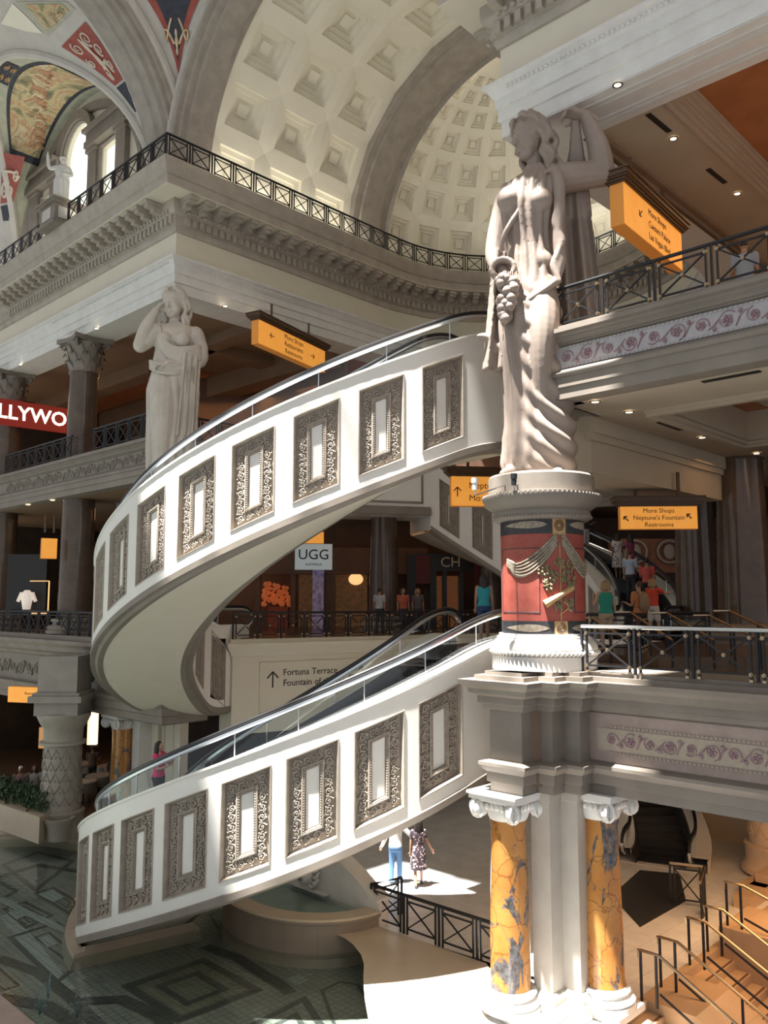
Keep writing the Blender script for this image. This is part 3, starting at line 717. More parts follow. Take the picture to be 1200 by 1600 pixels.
for z in (-2.68, -2.22):
    b = MB()
    for p, u, nr in along([W(15.45,-.5), W(19,-.5)], .075):
        b.box(-.022, -.01, -.016, .022, .012, .016, Matrix.Translation(p+nr*.02+Vector((0,0,z))) @ Matrix.Rotation(atan2(u.y, u.x), 4, 'Z'))
    part('bead_course', b, MT['friezecream'], f2r)
m = MB().prism([W(13.9,1.5), W(13.9,-1.5), W(14.5,-1.5), W(15.3,-.4), W(32,-.4), W(32,24), W(8.5,24), W(8.5,17), W(12.6,9.5), W(12.6,5.5), W(9.6,5.2), W(9.2,2.0), W(12.8,1.7)], -3.3, -1.29)
struct('floor_right_inner', m, MT['floordark'], 'second level floor behind the right railing')
PLAT = [W(13.9,1.7), W(15.6,1.7), W(18.6,4.4), W(18.6,22), W(8.6,22), W(8.6,17), W(12.6,9.5), W(12.6,5.5), W(9.6,5.2), W(9.2,2.0)]
struct('floor_landing', MB().prism(PLAT, -1.32, -1.1), MT['floordark'], 'raised landing at the foot of the far escalator')
# pier shaft
PS = [W(14.35,1.2), W(14.35,-1.05), W(14.75,-1.05), W(14.75,-.68), W(15.1,-.68), W(15.1,.7)]
struct('wall_pier', MB().sweep(PS, [(0,L1),(.16,L1),(.16,L1+.22),(.1,L1+.26),(.1,L1+.34),(.03,L1+.4),(0,L1+.42),(0,-3.62),(.05,-3.6),(.05,-3.42)], caps=False), MT['pier'], 'white stepped pier between the two golden columns', smooth=30)
struct('trim_25', MB().bst(13.75,-1.75,L1,14.75,-.95,L1+.12).bst(14.9,-.55,L1,15.75,.4,L1+.12), MT['stonew'], 'square plinths under the golden columns')

m = MB()
for (s0, t0, s1, t1) in ((14.9,.22,26,.27), (14.9,.95,26,1.0), (14.9,.22,14.95,1.0), (15.1,.38,26,.41), (15.1,.81,26,.84), (15.1,.38,15.13,.84)): m.bst(s0, t0, 10.10, s1, t1, 10.16)
struct('trim_36', m, MT['stonew'], 'moulded panel lines under the beam above the large statue')
struct('trim_37', MB().bst(13.3,-.0,10.13,32,1.25,10.17), MT['stonew'], 'plain soffit of the beam above the large statue')
# ---------- ground level ----------
PZ = -7.95
def flat(poly, z):
    mb = MB(); mb.v = [(p[0], p[1], z) for p in poly]; mb.f = [tuple(range(len(poly)))]; return mb
g = lambda px, py, z=L1: gz(px, py, z)
PC = [(565,1441),(592,1452),(612,1466),(630,1486),(638,1505),(640,1530),(646,1560),(658,1600),(672,1650)]   # curved quay
quay = [g(x, y) for x, y in PC]
poolback = W(-3.2,-1.25); lb = [W(-14,-2.9), W(-5.2,-2.75), W(-4.2,-1.6), poolback]
white = [W(5.4,-.2), W(9.2,-.2), W(9.2,-.75)]+quay+[Vector((1.5,12,0)), W(16.2,-5), W(15.45,.3), W(15.45,24), W(-2.5,24), W(-2.5,3), W(1,1.2)]
struct('floor_ground', MB().prism(white, L1-1.2, L1), MT['floorwhite'], 'pale stone ground floor around the pier')
warm = [W(15.45,-2), W(15.62,.15), W(15.62,4.6), W(19,4.6), W(19,24), W(15.45,24)]
struct('floor_ground_right', MB().prism(warm, L1-1.2, L1+.004), MT['floorwarm'], 'tan stone floor at the foot of the escalator')
left = lb[:-1]+[poolback, W(1,1.2), W(-2.5,3), W(-2.5,24), W(-30,24), W(-30,-2.9)]
struct('floor_ground_left', MB().prism(left, L1-1.2, L1-.1), MT['floordark'], 'polished brown floor of the left arcade')
struct('floor_pool', MB().prism([W(-14,-3), W(-14,-22), Vector((6,6,0)), W(16.2,-5), W(9.4,1.0), W(-2,1)], PZ-.3, PZ), MT['mosaic'], 'mosaic floor of the pool')
m = MB()
m.sweep([p for p in lb]+[W(1,1.2)], [(0,L1-.1),(.18,L1-.08),(.18,L1-.22),(.05,L1-.24),(.05,PZ)], caps=False)
struct('trim_26', m, MT['beige'], 'beige kerb along the back of the pool', smooth=30)
m = MB().sweep(quay[::-1], [(-.9,L1+.012),(.05,L1+.012),(.07,L1-.02),(.05,L1-.06),(0,L1-.08),(0,PZ+.22),(.36,PZ+.22),(.4,PZ+.2),(.4,PZ)], caps=False)
struct('wall_quay', m, MT['beige'], 'curved beige quay wall dropping into the pool', smooth=30)
ledge = [g(575,1442), g(760,1506), g(775,1530), g(760,1600), g(700,1640)]+[p for p in quay[::-1]]
struct('trim_27', MB().prism([(p.x, p.y) for p in ledge], L1-.05, L1+.01), MT['beige'], 'honed beige ledge outside the fountain railing')
struct('trim_28', MB().prism([g(-40,1520,-6.9), g(70,1612,-6.9), g(40,1660,-6.9), g(-80,1660,-6.9)], -8.2, -6.9), MT['pinkstone'], 'mauve stone kerb at the near corner of the pool')
# inlaid mosaic figures of the pool floor (flat tile patterns)
def frame(mb, q, w, z):
    """flat frame of width w inside the plan quad q"""
    q = [Vector((p.x, p.y, 0)) for p in q]; w = min(w, .17*min((q[i]-q[i-1]).length for i in range(len(q)))); c = sum(q, Vector())/4; n = len(q); inn = []
    for i in range(n):
        p = q[i]; d0 = (q[i-1]-p).normalized(); d1 = (q[(i+1) % n]-p).normalized(); b = d0+d1
        s = max(.25, abs(d0.x*d1.y-d0.y*d1.x)); inn.append(p+b*(w/s))
    for i in range(n):
        j = (i+1) % n; a = [q[i], q[j], inn[j], inn[i]]
        mb.add([(p.x, p.y, z) for p in a], [(0,1,2,3)])
    return inn
inl = struct('floor_mosaic', MB().prism([g(0,1432,PZ), g(20,1425,PZ), g(118,1545,PZ), g(92,1552,PZ)], PZ, PZ+.003), MT['mosaicg'], 'mosaic inlays on the pool floor')
dk, ol, pg = MB(), MB(), MB(); z1, z2, z3 = PZ+.004, PZ+.006, PZ+.008
def square(px, ws, mats):
    q = [g(x, y, PZ) for x, y in px]
    for w, mt in zip(ws, mats):
        if mt is None: 
            tmp = MB(); q = frame(tmp, q, w, 0)
        else: q = frame(mt, q, w, z2)
    return q
def fill(mb, q, z): mb.add([(p.x, p.y, z) for p in q], [tuple(range(len(q)))])
q = [(188,1541),(320,1497),(412,1547),(277,1600)]; fill(ol, [g(x, y, PZ) for x, y in q], z1); r = square(q, (.22,.38,.18), (dk, None, dk)); fill(pg if False else ol, r, z2)
for q, ws in (([(0,1352),(60,1330),(118,1345),(55,1395)], (.16,.1)), ([(2,1420),(40,1408),(85,1430),(40,1452)], (.16,.22,.14)), ([(52,1395),(85,1386),(122,1408),(110,1432)], (.13,.2,.12)),
              ([(10,1465),(90,1440),(122,1462),(118,1515),(88,1540)], (.16,)), ([(52,1465),(78,1456),(118,1490),(100,1500)], (.14,.14)), ([(0,1512),(32,1540),(6,1548),(-40,1520)], (.15,)),
              ([(325,1430),(350,1420),(370,1432),(366,1444),(340,1452)], (.13,)), ([(500,1548),(530,1533),(562,1538),(582,1575),(600,1640),(540,1660)], (.16,)),
              ([(390,1600),(478,1556),(520,1620),(440,1680)], (.16,.2,.12)), ([(-60,1390),(0,1375),(30,1392),(-20,1420)], (.15,))):
    square(q, ws, [dk, None, dk][:len(ws)])
for q in ([(12,1426),(30,1418),(45,1428),(26,1438)], [(60,1466),(76,1461),(92,1475),(74,1481)], [(350,1481),(366,1473),(378,1481),(361,1488)], [(448,1531),(467,1524),(483,1532),(463,1541)], [(58,1398),(82,1391),(100,1402),(84,1410)]):
    z3 += .0006; fill(pg, [g(x, y, PZ) for x, y in q], z3)
for pts, w, mb in (([(0,1498),(60,1520),(112,1560),(150,1600),(200,1650)], .14, dk), ([(0,1560),(70,1572),(120,1600)], .18, dk), ([(120,1566),(190,1562),(250,1590),(280,1640)], .16, dk),
                   ([(322,1480),(372,1498),(438,1540),(452,1552)], .15, dk), ([(0,1405),(52,1432),(112,1460)], .12, pg), ([(0,1370),(60,1352),(120,1362)], .1, dk)):
    P = [g(x, y, PZ) for x, y in pts]
    for a, b in zip(P, P[1:]):
        z3 += .0006; d = (b-a).normalized(); nn = Vector((-d.y, d.x, 0))*w; mb.add([(p.x, p.y, z3) for p in (a-nn-d*.05, b-nn+d*.05, b+nn+d*.05, a+nn-d*.05)], [(0,1,2,3)])
part('dark_inlay', dk, MT['mosaicd'], inl); part('olive_inlay', ol, MT['mosaico'], inl); part('pale_inlay', pg, MT['mosaicg'], inl)
tag(solid('pool_water', flat([W(-14,-2.75), W(-14,-22), Vector((6,6,0)), W(16.2,-5)]+quay[::-1]+[W(8.2,-.9), W(5.4,-.2), W(-3,-1.3)], PZ+.25), MT['water']), 'shallow clear water over the mosaic pool floor', 'water', kind='stuff')
# raised half round fountain basin against its back wall
bc = W(7.25,-.15); fb = thing('fountain_basin', 'half round stone fountain basin full of water beside the pool', 'fountain', bc+Vector((0,0,PZ)))
BRD = 2.35
arc = [bc+SA*(BRD*cos(R_(180+180*k/28)))*1.0+SB*(BRD*.86*sin(R_(180+180*k/28))) for k in range(29)]
part('basin_wall', MB().sweep(arc[::1], [(-.42,-7.02),(-.42,-6.98),(.04,-6.98),(.05,-7.02),(.04,-7.08),(0,-7.1),(0,-7.8),(.1,PZ)], caps=False), MT['basinstone'], fb, 30)
part('rim', MB().sweep(arc, [(-.45,-7.0),(-.42,-6.965),(.03,-6.965),(.06,-7.0),(.03,-7.05)], caps=False), MT['beige'], fb, 30)
inn = [bc+(p-bc)*.83 for p in arc]
part('tiled_floor', MB().prism([(p.x, p.y) for p in inn], -7.4, -7.18), MT['basintile'], fb)
part('basin_water', flat(inn, -7.065), MT['water'], fb)
# back wall with curved coping and the mask spout
m = MB(); top = [(4.3,-6.0),(6.6,-6.0),(7.6,-6.02),(8.2,-6.12),(8.8,-6.38),(9.3,-6.66),(9.62,-6.78)]
for t0, t1, dz in ((-.18,.12,0),):
    rows = [[W(s, t0, -7.95), W(s, t0, z), W(s, t1, z), W(s, t1, L1)] for s, z in top]; m.grid(rows); e = len(m.v); m.f.append((e-4, e-3, e-2, e-1))
wf = struct('wall_fountain', m, MT['stonew'], 'white fountain wall with sweeping coping')
m = MB(); m.grid([[W(s,-.26,z-.02), W(s,-.26,z+.06), W(s,.2,z+.06), W(s,.2,z-.02)] for s, z in top]); e = len(m.v); m.f.append((e-4, e-3, e-2, e-1)); part('coping', m, MT['stonew'], wf)
mk = thing('carved_mask', 'white carved face mask spout on the fountain wall', 'carving', W(7.25,-.3,-6.9))
m = MB(); c = W(7.25,-.26,-6.58)
for k in range(14):
    a = k*2*pi/14; m.tube([c+SA*(.2*cos(a))+Vector((0,0,.24*sin(a))), c+SA*(.36*cos(a+.25))+Vector((0,0,.38*sin(a+.25)))-SB*.05, c+SA*(.42*cos(a+.6))+Vector((0,0,.40*sin(a+.6)))], [.07,.06,.02], 6)
m.ball(c-SB*.05, .25, 12, 8, (1,.8,1.15)); part('face', m, MT['stonew'], mk, 'all')
m = MB()
for sg in (-1, 1): m.ball(c-SB*.24+SA*.09*sg+Vector((0,0,.06)), .035, 6, 4)
m.tube([c-SB*.24+Vector((0,0,.05)), c-SB*.31+Vector((0,0,-.04))], [.025,.045], 6); m.ball(c-SB*.24+Vector((0,0,-.13)), .06, 8, 5)
part('features', m, MT['greystone'], mk, 'all')
part('spout_shelf', MB().bst(6.55,-.36,-7.0,7.95,-.19,-6.96), MT['stonew'], mk)
# water jets near the pool corner
for i, (px, py) in enumerate(((75,1560),(120,1590),(62,1585))):
    p = g(px, py, PZ+.25); m = MB(); rd = random.Random(i)
    for k in range(9):
        a = rd.uniform(0, 6.3); q = rd.uniform(.03, .2); h = rd.uniform(.25, .7)
        m.tube([p+Vector((q*cos(a)*j/5, q*sin(a)*j/5, h*(j/5)*(2-j/5*1.6)-.0)) for j in range(6)], [.014,.018,.02,.022,.02,.012], 5)
    solid('water_jet', m, MT['glass'], ['low splashing water jet nearest the mauve kerb', 'low splashing water jet farthest out from the mauve kerb', 'low splashing water jet at the tip of the mauve kerb'][i], 'water jet', 'water jets in the pool corner')
# L1 walls on the left, hedge by the couple
struct('wall_left_ground', MB().bst(-3.1,.9,L1-.1,-.4,1.15,-3.6).bst(-1.9,.75,L1-.1,-1.5,.95,-3.6).bst(-.6,.8,L1-.1,-.25,1.1,-3.6), MT['cream'], 'cream panelled wall behind the lower escalator')
struct('trim_29', MB().bst(-3.05,.82,-7.0,-2.95,.92,-3.9).bst(-2.1,.82,-7.0,-2.0,.92,-3.9).bst(-3.05,.82,-4.0,-2.0,.92,-3.9).bst(-1.4,.84,-7.0,-1.3,.94,-3.9).bst(-.8,.84,-7,-.7,.94,-3.9).bst(-1.4,.84,-4.0,-.7,.94,-3.9), MT['cream'], 'raised panel mouldings on the cream wall')
struct('wall_back_low', MB().bst(2.0, 12.0, L1, 14.0, 12.4, -6.2).bst(1.9, 11.9, -6.2, 14.1, 12.5, -6.1), MT['beige'], 'low stone planter wall beyond the walking couple')
m = MB(); rd = random.Random(3)
for k in range(420):
    s, t, z = rd.uniform(2.2, 14), rd.uniform(12.5, 13.6), rd.uniform(-6.3, -5.4)
    p = W(s, t, z); a = rd.uniform(0, 6.28); m.add([p, p+Vector((.16*cos(a), .16*sin(a), .05)), p+Vector((.1*cos(a+.8), .1*sin(a+.8), .18)), p+Vector((-.02,0,.14))], [(0,1,2,3)])
MT['leaf'] = M('dark green leaves', (.03,.06,.025), .6, (.05,.085,.035), 6)
tag(solid('hedge', m, MT['leaf']), 'dark green hedge growing in the low stone planter', 'hedge', kind='stuff')
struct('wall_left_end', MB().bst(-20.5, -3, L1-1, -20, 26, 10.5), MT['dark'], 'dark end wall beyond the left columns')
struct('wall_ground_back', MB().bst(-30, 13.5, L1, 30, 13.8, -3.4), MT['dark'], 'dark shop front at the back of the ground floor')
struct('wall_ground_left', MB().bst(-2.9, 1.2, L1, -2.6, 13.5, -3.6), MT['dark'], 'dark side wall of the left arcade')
# steps going down on the right, with cheek walls
S0 = 15.62; SW = [(.2,1.5),(1.85,3.05),(3.35,4.55)]
def stairflight(label, t0, t1, n=9, s0=S0):
    th = thing('stair_flight', label, 'stairs', W(s0, (t0+t1)/2, L1-.17*n), 'stone stairs on the right')
    for k in range(n):
        m = MB().bst(s0+.32*k, t0, L1-.17*n-.02, s0+.32*(k+1), t1, L1-.17*(k+1)); part('step', m, MT['floorwarm'], th)
        if k < 6: part('nosing', MB().bst(s0+.32*k+.24, t0+.03, L1-.17*(k+1), s0+.32*k+.29, t1-.03, L1-.17*(k+1)+.004), MT['shopwood'], th)
stairflight('lower tan stone stair beside the pier base', -.9, .75); stairflight('upper tan stone stair nearest the escalator', 2.25, 4.0)
def cheek(t0, t1, n, s0=S0, lift=.0):
    m = MB(); L = .32*9
    a = [W(s0-.1, t0, L1-1.6), W(s0+L, t0, L1-1.6), W(s0+L, t0, L1-1.2+lift), W(s0+.9, t0, L1+lift), W(s0-.1, t0, L1+lift)]
    b = [p+SB*(t1-t0) for p in a]; q = len(m.v); m.v += [tuple(p) for p in a+b]; m.f += [(0,1,2,3,4), (9,8,7,6,5)]+[(i, (i+1) % 5, 5+(i+1) % 5, 5+i) for i in range(5)]
    struct('wall_stair_%d' % n, m, MT['floorwarm'], ['stone block between the two right hand stairs', 'stone block beside the escalator landing'][n-1])
cheek(.75, 2.25, 1, lift=.01); cheek(4.0, 5.6, 2, S0+.1, .45)
struct('trim_30', MB().bst(15.7,4.1,L1,19,4.4,L1+.42).bst(14.9,6.6,L1,15.3,8.9,L1+.3).bst(14.7,7.6,L1,18.4,11.6,L1+.3).bst(14.95,7.9,L1+.3,18.1,11.3,L1+.5), MT['floorwarm'], 'stepped stone plinth below the scale patterned column')
def handrail(label, p0, slope_len, drop, pid):
    """a stair handrail: two posts at the top, rail running down, lower rail, far post"""
    th = thing('stair_handrail', label, 'handrail', p0, 'brass topped stair handrails')
    h = Vector((0,0,.92)); d = SA; a = p0+h; b = a+d*.36; c = b+d*slope_len-Vector((0,0,drop))
    part('rail', MB().tube([a-Vector((0,0,.14))-d*.02, a-d*.04, a, b, c], .028, 8), MT['brass'], th, True)
    part('lower_rail', MB().tube([b-Vector((0,0,.66)), c-Vector((0,0,.66))], .024, 6), MT['iron'], th, True)
    for q in (0, .3): part('post', MB().tube([p0+d*q, p0+d*q+h], .028, 6), MT['iron'], th, True)
    for f in ((.45, .9) if pid else (.5, .95)):
        q = b+(c-b)*f; part('post', MB().tube([q, q-Vector((0,0,.95))], .026, 6), MT['iron'], th, True)
for i, (px, py) in enumerate(((1003,1567),(1033,1543),(1078,1508),(1106,1487))):
    p = gz(px, py, L1); handrail(['brass topped handrail on the lower stair closest to the golden column', 'brass topped handrail at the edge of the stone block by the lower stair', 'brass topped handrail at the edge of the block by the upper stair', 'brass topped handrail on the upper stair next to the escalator'][i], p, 2.6, 1.38, i % 2)
p = W(15.75,4.15,L1+.42); handrail('brass topped handrail farthest up, on the raised stone block', p, 2.4, .75, 1)

# ---------- columns ----------
def volutes(mb, c, zc, r, R, dirs):
    for ang in dirs:
        d = Vector((cos(ang), sin(ang), 0)); pts = [c+d*(r*1.18+R*(1-k/30)*cos(.5*k)*1.0)+Vector((0,0,zc+R*(1-k/30)*sin(.5*k))) for k in range(27)]
        mb.tube(pts, [R*.24*(1-k/40) for k in range(27)], 6); mb.ball(c+d*r*1.18+Vector((0,0,zc)), R*.3, 8, 5)
        nn = Vector((-d.y, d.x, 0)); q = c+d*r*1.18+Vector((0,0,zc)); mb.tube([q-nn*R*.5, q+nn*R*.5], R*.8, 14)
def ionic(label, c, r, z0, z1, shaft, group, rot=0):
    th = thing('ionic_column', label, 'column', c+Vector((0,0,z0)), group); C_ = (c.x, c.y, 0)
    hb = r*1.0; hc = r*1.5
    part('base', MB().lathe([(r*1.5,z0),(r*1.5,z0+hb*.25),(r*1.42,z0+hb*.28),(r*1.5,z0+hb*.4),(r*1.42,z0+hb*.54),(r*1.2,z0+hb*.6),(r*1.17,z0+hb*.72),(r*1.3,z0+hb*.8),(r*1.26,z0+hb*.92),(r*1.06,z0+hb)], 36, C_), MT['stonew'], th, True)
    part('shaft', MB().lathe([(r*1.04,z0+hb-.01),(r*1.0,z0+hb+.1),(r*.99,z0+(z1-z0)*.35),(r*.87,z1-hc-.1),(r*.93,z1-hc),(r*.93,z1-hc+.06)], 36, C_), shaft, th, True)
    m = MB(); m.lathe([(r*.9,z1-hc+.02),(r*1.0,z1-hc+.08),(r*1.12,z1-hc*.6),(r*1.12,z1-hc*.3)], 28, C_)
    for k in range(4):
        an = rot+k*pi/2; fo = Vector((cos(an), sin(an), 0)); fu = Vector((-sin(an), cos(an), 0)); R = r*.50; zv = z1-hc*.24-R*1.02
        for sg in (-1, 1):
            q0 = Vector((c.x, c.y, 0))+fo*r*1.16+fu*(sg*r*1.02)
            m.tube([q0+fu*(sg*-R*(1-j/34)*cos(.5*j+pi/2))+Vector((0,0,zv+R*(1-j/34)*sin(.5*j+pi/2))) for j in range(30)], [R*.20*(1-j/50) for j in range(30)], 6)
            m.tube([q0-fo*.10+Vector((0,0,zv)), q0+fo*.01+Vector((0,0,zv))], R*.86, 16); m.ball(q0+fo*.02+Vector((0,0,zv)), R*.2, 8, 5)
        m.tube([Vector((c.x, c.y, z1-hc*.27))+fo*r*1.16+fu*(r*x) for x in (-1.02,-.5,0,.5,1.02)], R*.18, 6)
        for x in (-.45,-.15,.15,.45): m.ball(Vector((c.x, c.y, z1-hc*.46))+fo*r*1.15+fu*(r*x), r*.13, 6, 5, (1,1,1.3))
    part('capital', m, MT['stonew'], th, 'all')
    a = r*1.42; Mx = Matrix.Translation(Vector((c.x, c.y, 0))) @ Matrix.Rotation(rot, 4, 'Z')
    part('abacus', MB().box(-a,-a,z1-hc*.24,a,a,z1-hc*.08,Mx).box(-a*1.06,-a*1.06,z1-hc*.08,a*1.06,a*1.06,z1,Mx), MT['stonew'], th)
PA = -R_(44)
ionic('golden marble column on the side of the pier toward the fountain', Vector((2.27,15.72,0)), .36, L1+.12, -3.43, MT['yellowmarble'], 'golden marble columns of the pier', PA)
ionic('golden marble column on the side of the pier toward the stairs', Vector((3.98,15.85,0)), .36, L1+.12, -3.43, MT['yellowmarble2'], 'golden marble columns of the pier', PA)
ionic('golden marble column behind the start of the lower escalator', W(-2.65,.1), .36, L1-.1, -3.7, MT['yellowmarble'], None, PA)
struct('trim_31', MB().bst(-2.35,.3,L1-.1,-1.9,.8,-3.6), MT['stonew'], 'white pilaster behind the lone golden column')
def corinthian(label, c, r, z0, z1, zcap, group, bands=None):
    th = thing('marble_column', label, 'column', c+Vector((0,0,z0)), group); C_ = (c.x, c.y, 0)
    part('base', MB().lathe([(r*1.6,z0),(r*1.6,z0+.12),(r*1.5,z0+.14),(r*1.56,z0+.22),(r*1.46,z0+.3),(r*1.26,z0+.33),(r*1.24,z0+.4),(r*1.36,z0+.46),(r*1.3,z0+.54),(r*1.05,z0+.58)], 36, C_), MT['greystone'], th, True)
    part('shaft', MB().lathe([(r*1.04,z0+.56),(r,z0+.7),(r*.98,z0+(zcap-z0)*.4),(r*.84,zcap-.08),(r*.92,zcap),(r*.9,zcap+.04)], 40, C_), MT['brownmarble'], th, True)
    if z1 > zcap:
        h = z1-zcap; rr = r*.84; m = MB(); m.lathe([(rr,zcap),(rr*1.02,zcap+h*.5),(rr*1.3,zcap+h*.86)], 24, C_)
        for row, (zb, hh, nn, off, k0) in enumerate(((0,.36,8,0,1.0),(.02,.62,8,pi/8,1.02),(.3,.56,8,0,1.08))):
            for k in range(nn):
                a = off+2*pi*k/nn; d = Vector((cos(a), sin(a), 0)); s_ = Vector((-d.y, d.x, 0)); rows = []
                for j in range(7):
                    t = j/6; out = rr*k0+.02+.22*rr*t*t*2.2; zz = zcap+h*(zb+hh*(t if t < .85 else .85-(t-.85)*1.2)); ww = rr*.36*(1-.75*t**3)
                    rows.append([c+d*(out-.06*rr*abs(q))+s_*ww*q+Vector((0,0,zz+.03*h*(1-abs(q)))) for q in (-1,-.5,0,.5,1)])
                m.grid(rows)
        for k in range(4):
            a = PA+pi/4+k*pi/2; d = Vector((cos(a), sin(a), 0)); R = rr*.3
            m.tube([c+d*(rr*1.55+R*(1-j/26)*cos(.5*j))+Vector((0,0,zcap+h*.78+R*(1-j/26)*sin(.5*j))) for j in range(20)], [R*.35*(1-j/30) for j in range(20)], 6)
        part('capital', m, MT['greystone'], th, 'all')
        a = rr*1.42; Mx = Matrix.Translation(Vector((c.x, c.y, 0))) @ Matrix.Rotation(PA, 4, 'Z'); m = MB(); ab = []
        for k in range(4):
            a0 = pi/4+k*pi/2
            for j in range(8):
                f = j/8; p0 = Vector((cos(a0), sin(a0)))*a*1.5; p1 = Vector((cos(a0+pi/2), sin(a0+pi/2)))*a*1.5
                q = p0+(p1-p0)*f; ab.append(q*(1-.22*sin(pi*f)))
        pts = [(Mx @ Vector((p.x, p.y, 0))) for p in ab]; m.prism([(p.x, p.y) for p in pts], z1-h*.13, z1); part('abacus', m, MT['greystone'], th)
    return th
zc9 = 8.75
corinthian('tall brown marble column left of the pale statue', W(-6.95,.35), .62, L2-.08, 10.15, zc9, 'tall brown columns of the left balcony')
corinthian('tall brown marble column at the far left edge', W(-14.1,.35), .62, L2-.08, 10.15, zc9, 'tall brown columns of the left balcony')
for lab, c, r in (('brown marble column before the shop fronts in the centre', at(600,900,33.5), .60), ('brown marble column beside the dark shop with two letters', at(768,900,34.6), .50), ('broad brown marble column at the right behind the escalator', at(1163,900,22.5), .70), ('brown marble column behind the orange sign on the right', at(1088,900,25.5), .62), ('brown marble pillar close behind the left statue column', W(-6.9,2.4), .62)):
    corinthian(lab, Vector((c.x, c.y, 0)), r, L2-.05, 3.87, 3.87, None)
def scalecol(label, c, r, z0, z1, mat):
    th = thing('carved_column', label, 'column', c+Vector((0,0,z0)), 'scale carved columns of the ground floor'); C_ = (c.x, c.y, 0)
    part('base', MB().lathe([(r*1.32,z0),(r*1.32,z0+.12),(r*1.25,z0+.16),(r*1.16,z0+.3),(r*1.16,z0+.62),(r*1.2,z0+.66),(r*1.2,z0+.72),(r*1.05,z0+.76)], 32, C_), mat, th, True)
    m = MB(); m.lathe([(r*1.02,z0+.74),(r*.92,z1-1.0)], 32, C_); part('shaft', m, mat, th, True)
    m = MB(); nr = int((z1-z0-1.9)/.36)
    for i in range(nr):
        for k in range(12):
            a = 2*pi*(k+.5*(i % 2))/12; rr = r*(1.02-.1*i/nr)+.005; zz = z0+.95+.36*i
            m.tube([(c.x+rr*cos(a+q*.26), c.y+rr*sin(a+q*.26), zz+.30*(1-abs(q))**1.0-.0) for q in (-1,-.5,0,.5,1)], .018, 5); m.ball((c.x+rr*cos(a), c.y+rr*sin(a), zz+.06), .035, 6, 4)
    part('scale_relief', m, mat, th, 'all')
    part('capital', MB().lathe([(r*.95,z1-1.02),(r*1.18,z1-.98),(r*1.18,z1-.9),(r*.98,z1-.86),(r*1.0,z1-.5),(r*1.2,z1-.3),(r*1.35,z1-.1),(r*1.35,z1)], 32, C_), mat, th, True)
MT['scale'] = M('carved beige stone', (.38,.345,.295), .6, (.33,.30,.25), 3, .1, 14)
MT['scalew'] = M('carved warm stone', (.62,.47,.33), .6, (.55,.41,.28), 3, .1, 14)
scalecol('pale scale carved column at the left by the planter', Vector((-10.45,27.75,0)), .62, L1-.1, -3.6, MT['scale'])
scalecol('warm lit scale carved column beside the right escalator', Vector((10.65,23.3,0)), .72, L1+.08, -3.2, MT['scalew'])
struct('trim_32', MB().box(-11.08,27.05,-2.9,-9.82,28.4,-1.75).box(-11.2,26.95,-3.0,-9.7,28.4,-2.9).box(-11.3,26.85,-3.2,-9.6,28.4,-3.0).box(-11.15,27.0,-3.62,-9.75,28.4,-3.2), MT['greystone2'], 'plain pier block above the left scale carved column')
sb = gz(95,1296,L1-.1); th = thing('wall_fountain_bowl', 'small stone bowl against the left scale carved column', 'bowl', (-10.2,27.0,L1-.1))
part('bowl', MB().lathe([(.34,L1-.1),(.36,L1+.3),(.46,L1+.5),(.47,L1+.56),(.38,L1+.56),(.3,L1+.42),(0,L1+.38)], 24, (-10.2,27.0,0)), MT['scale'], th, True)
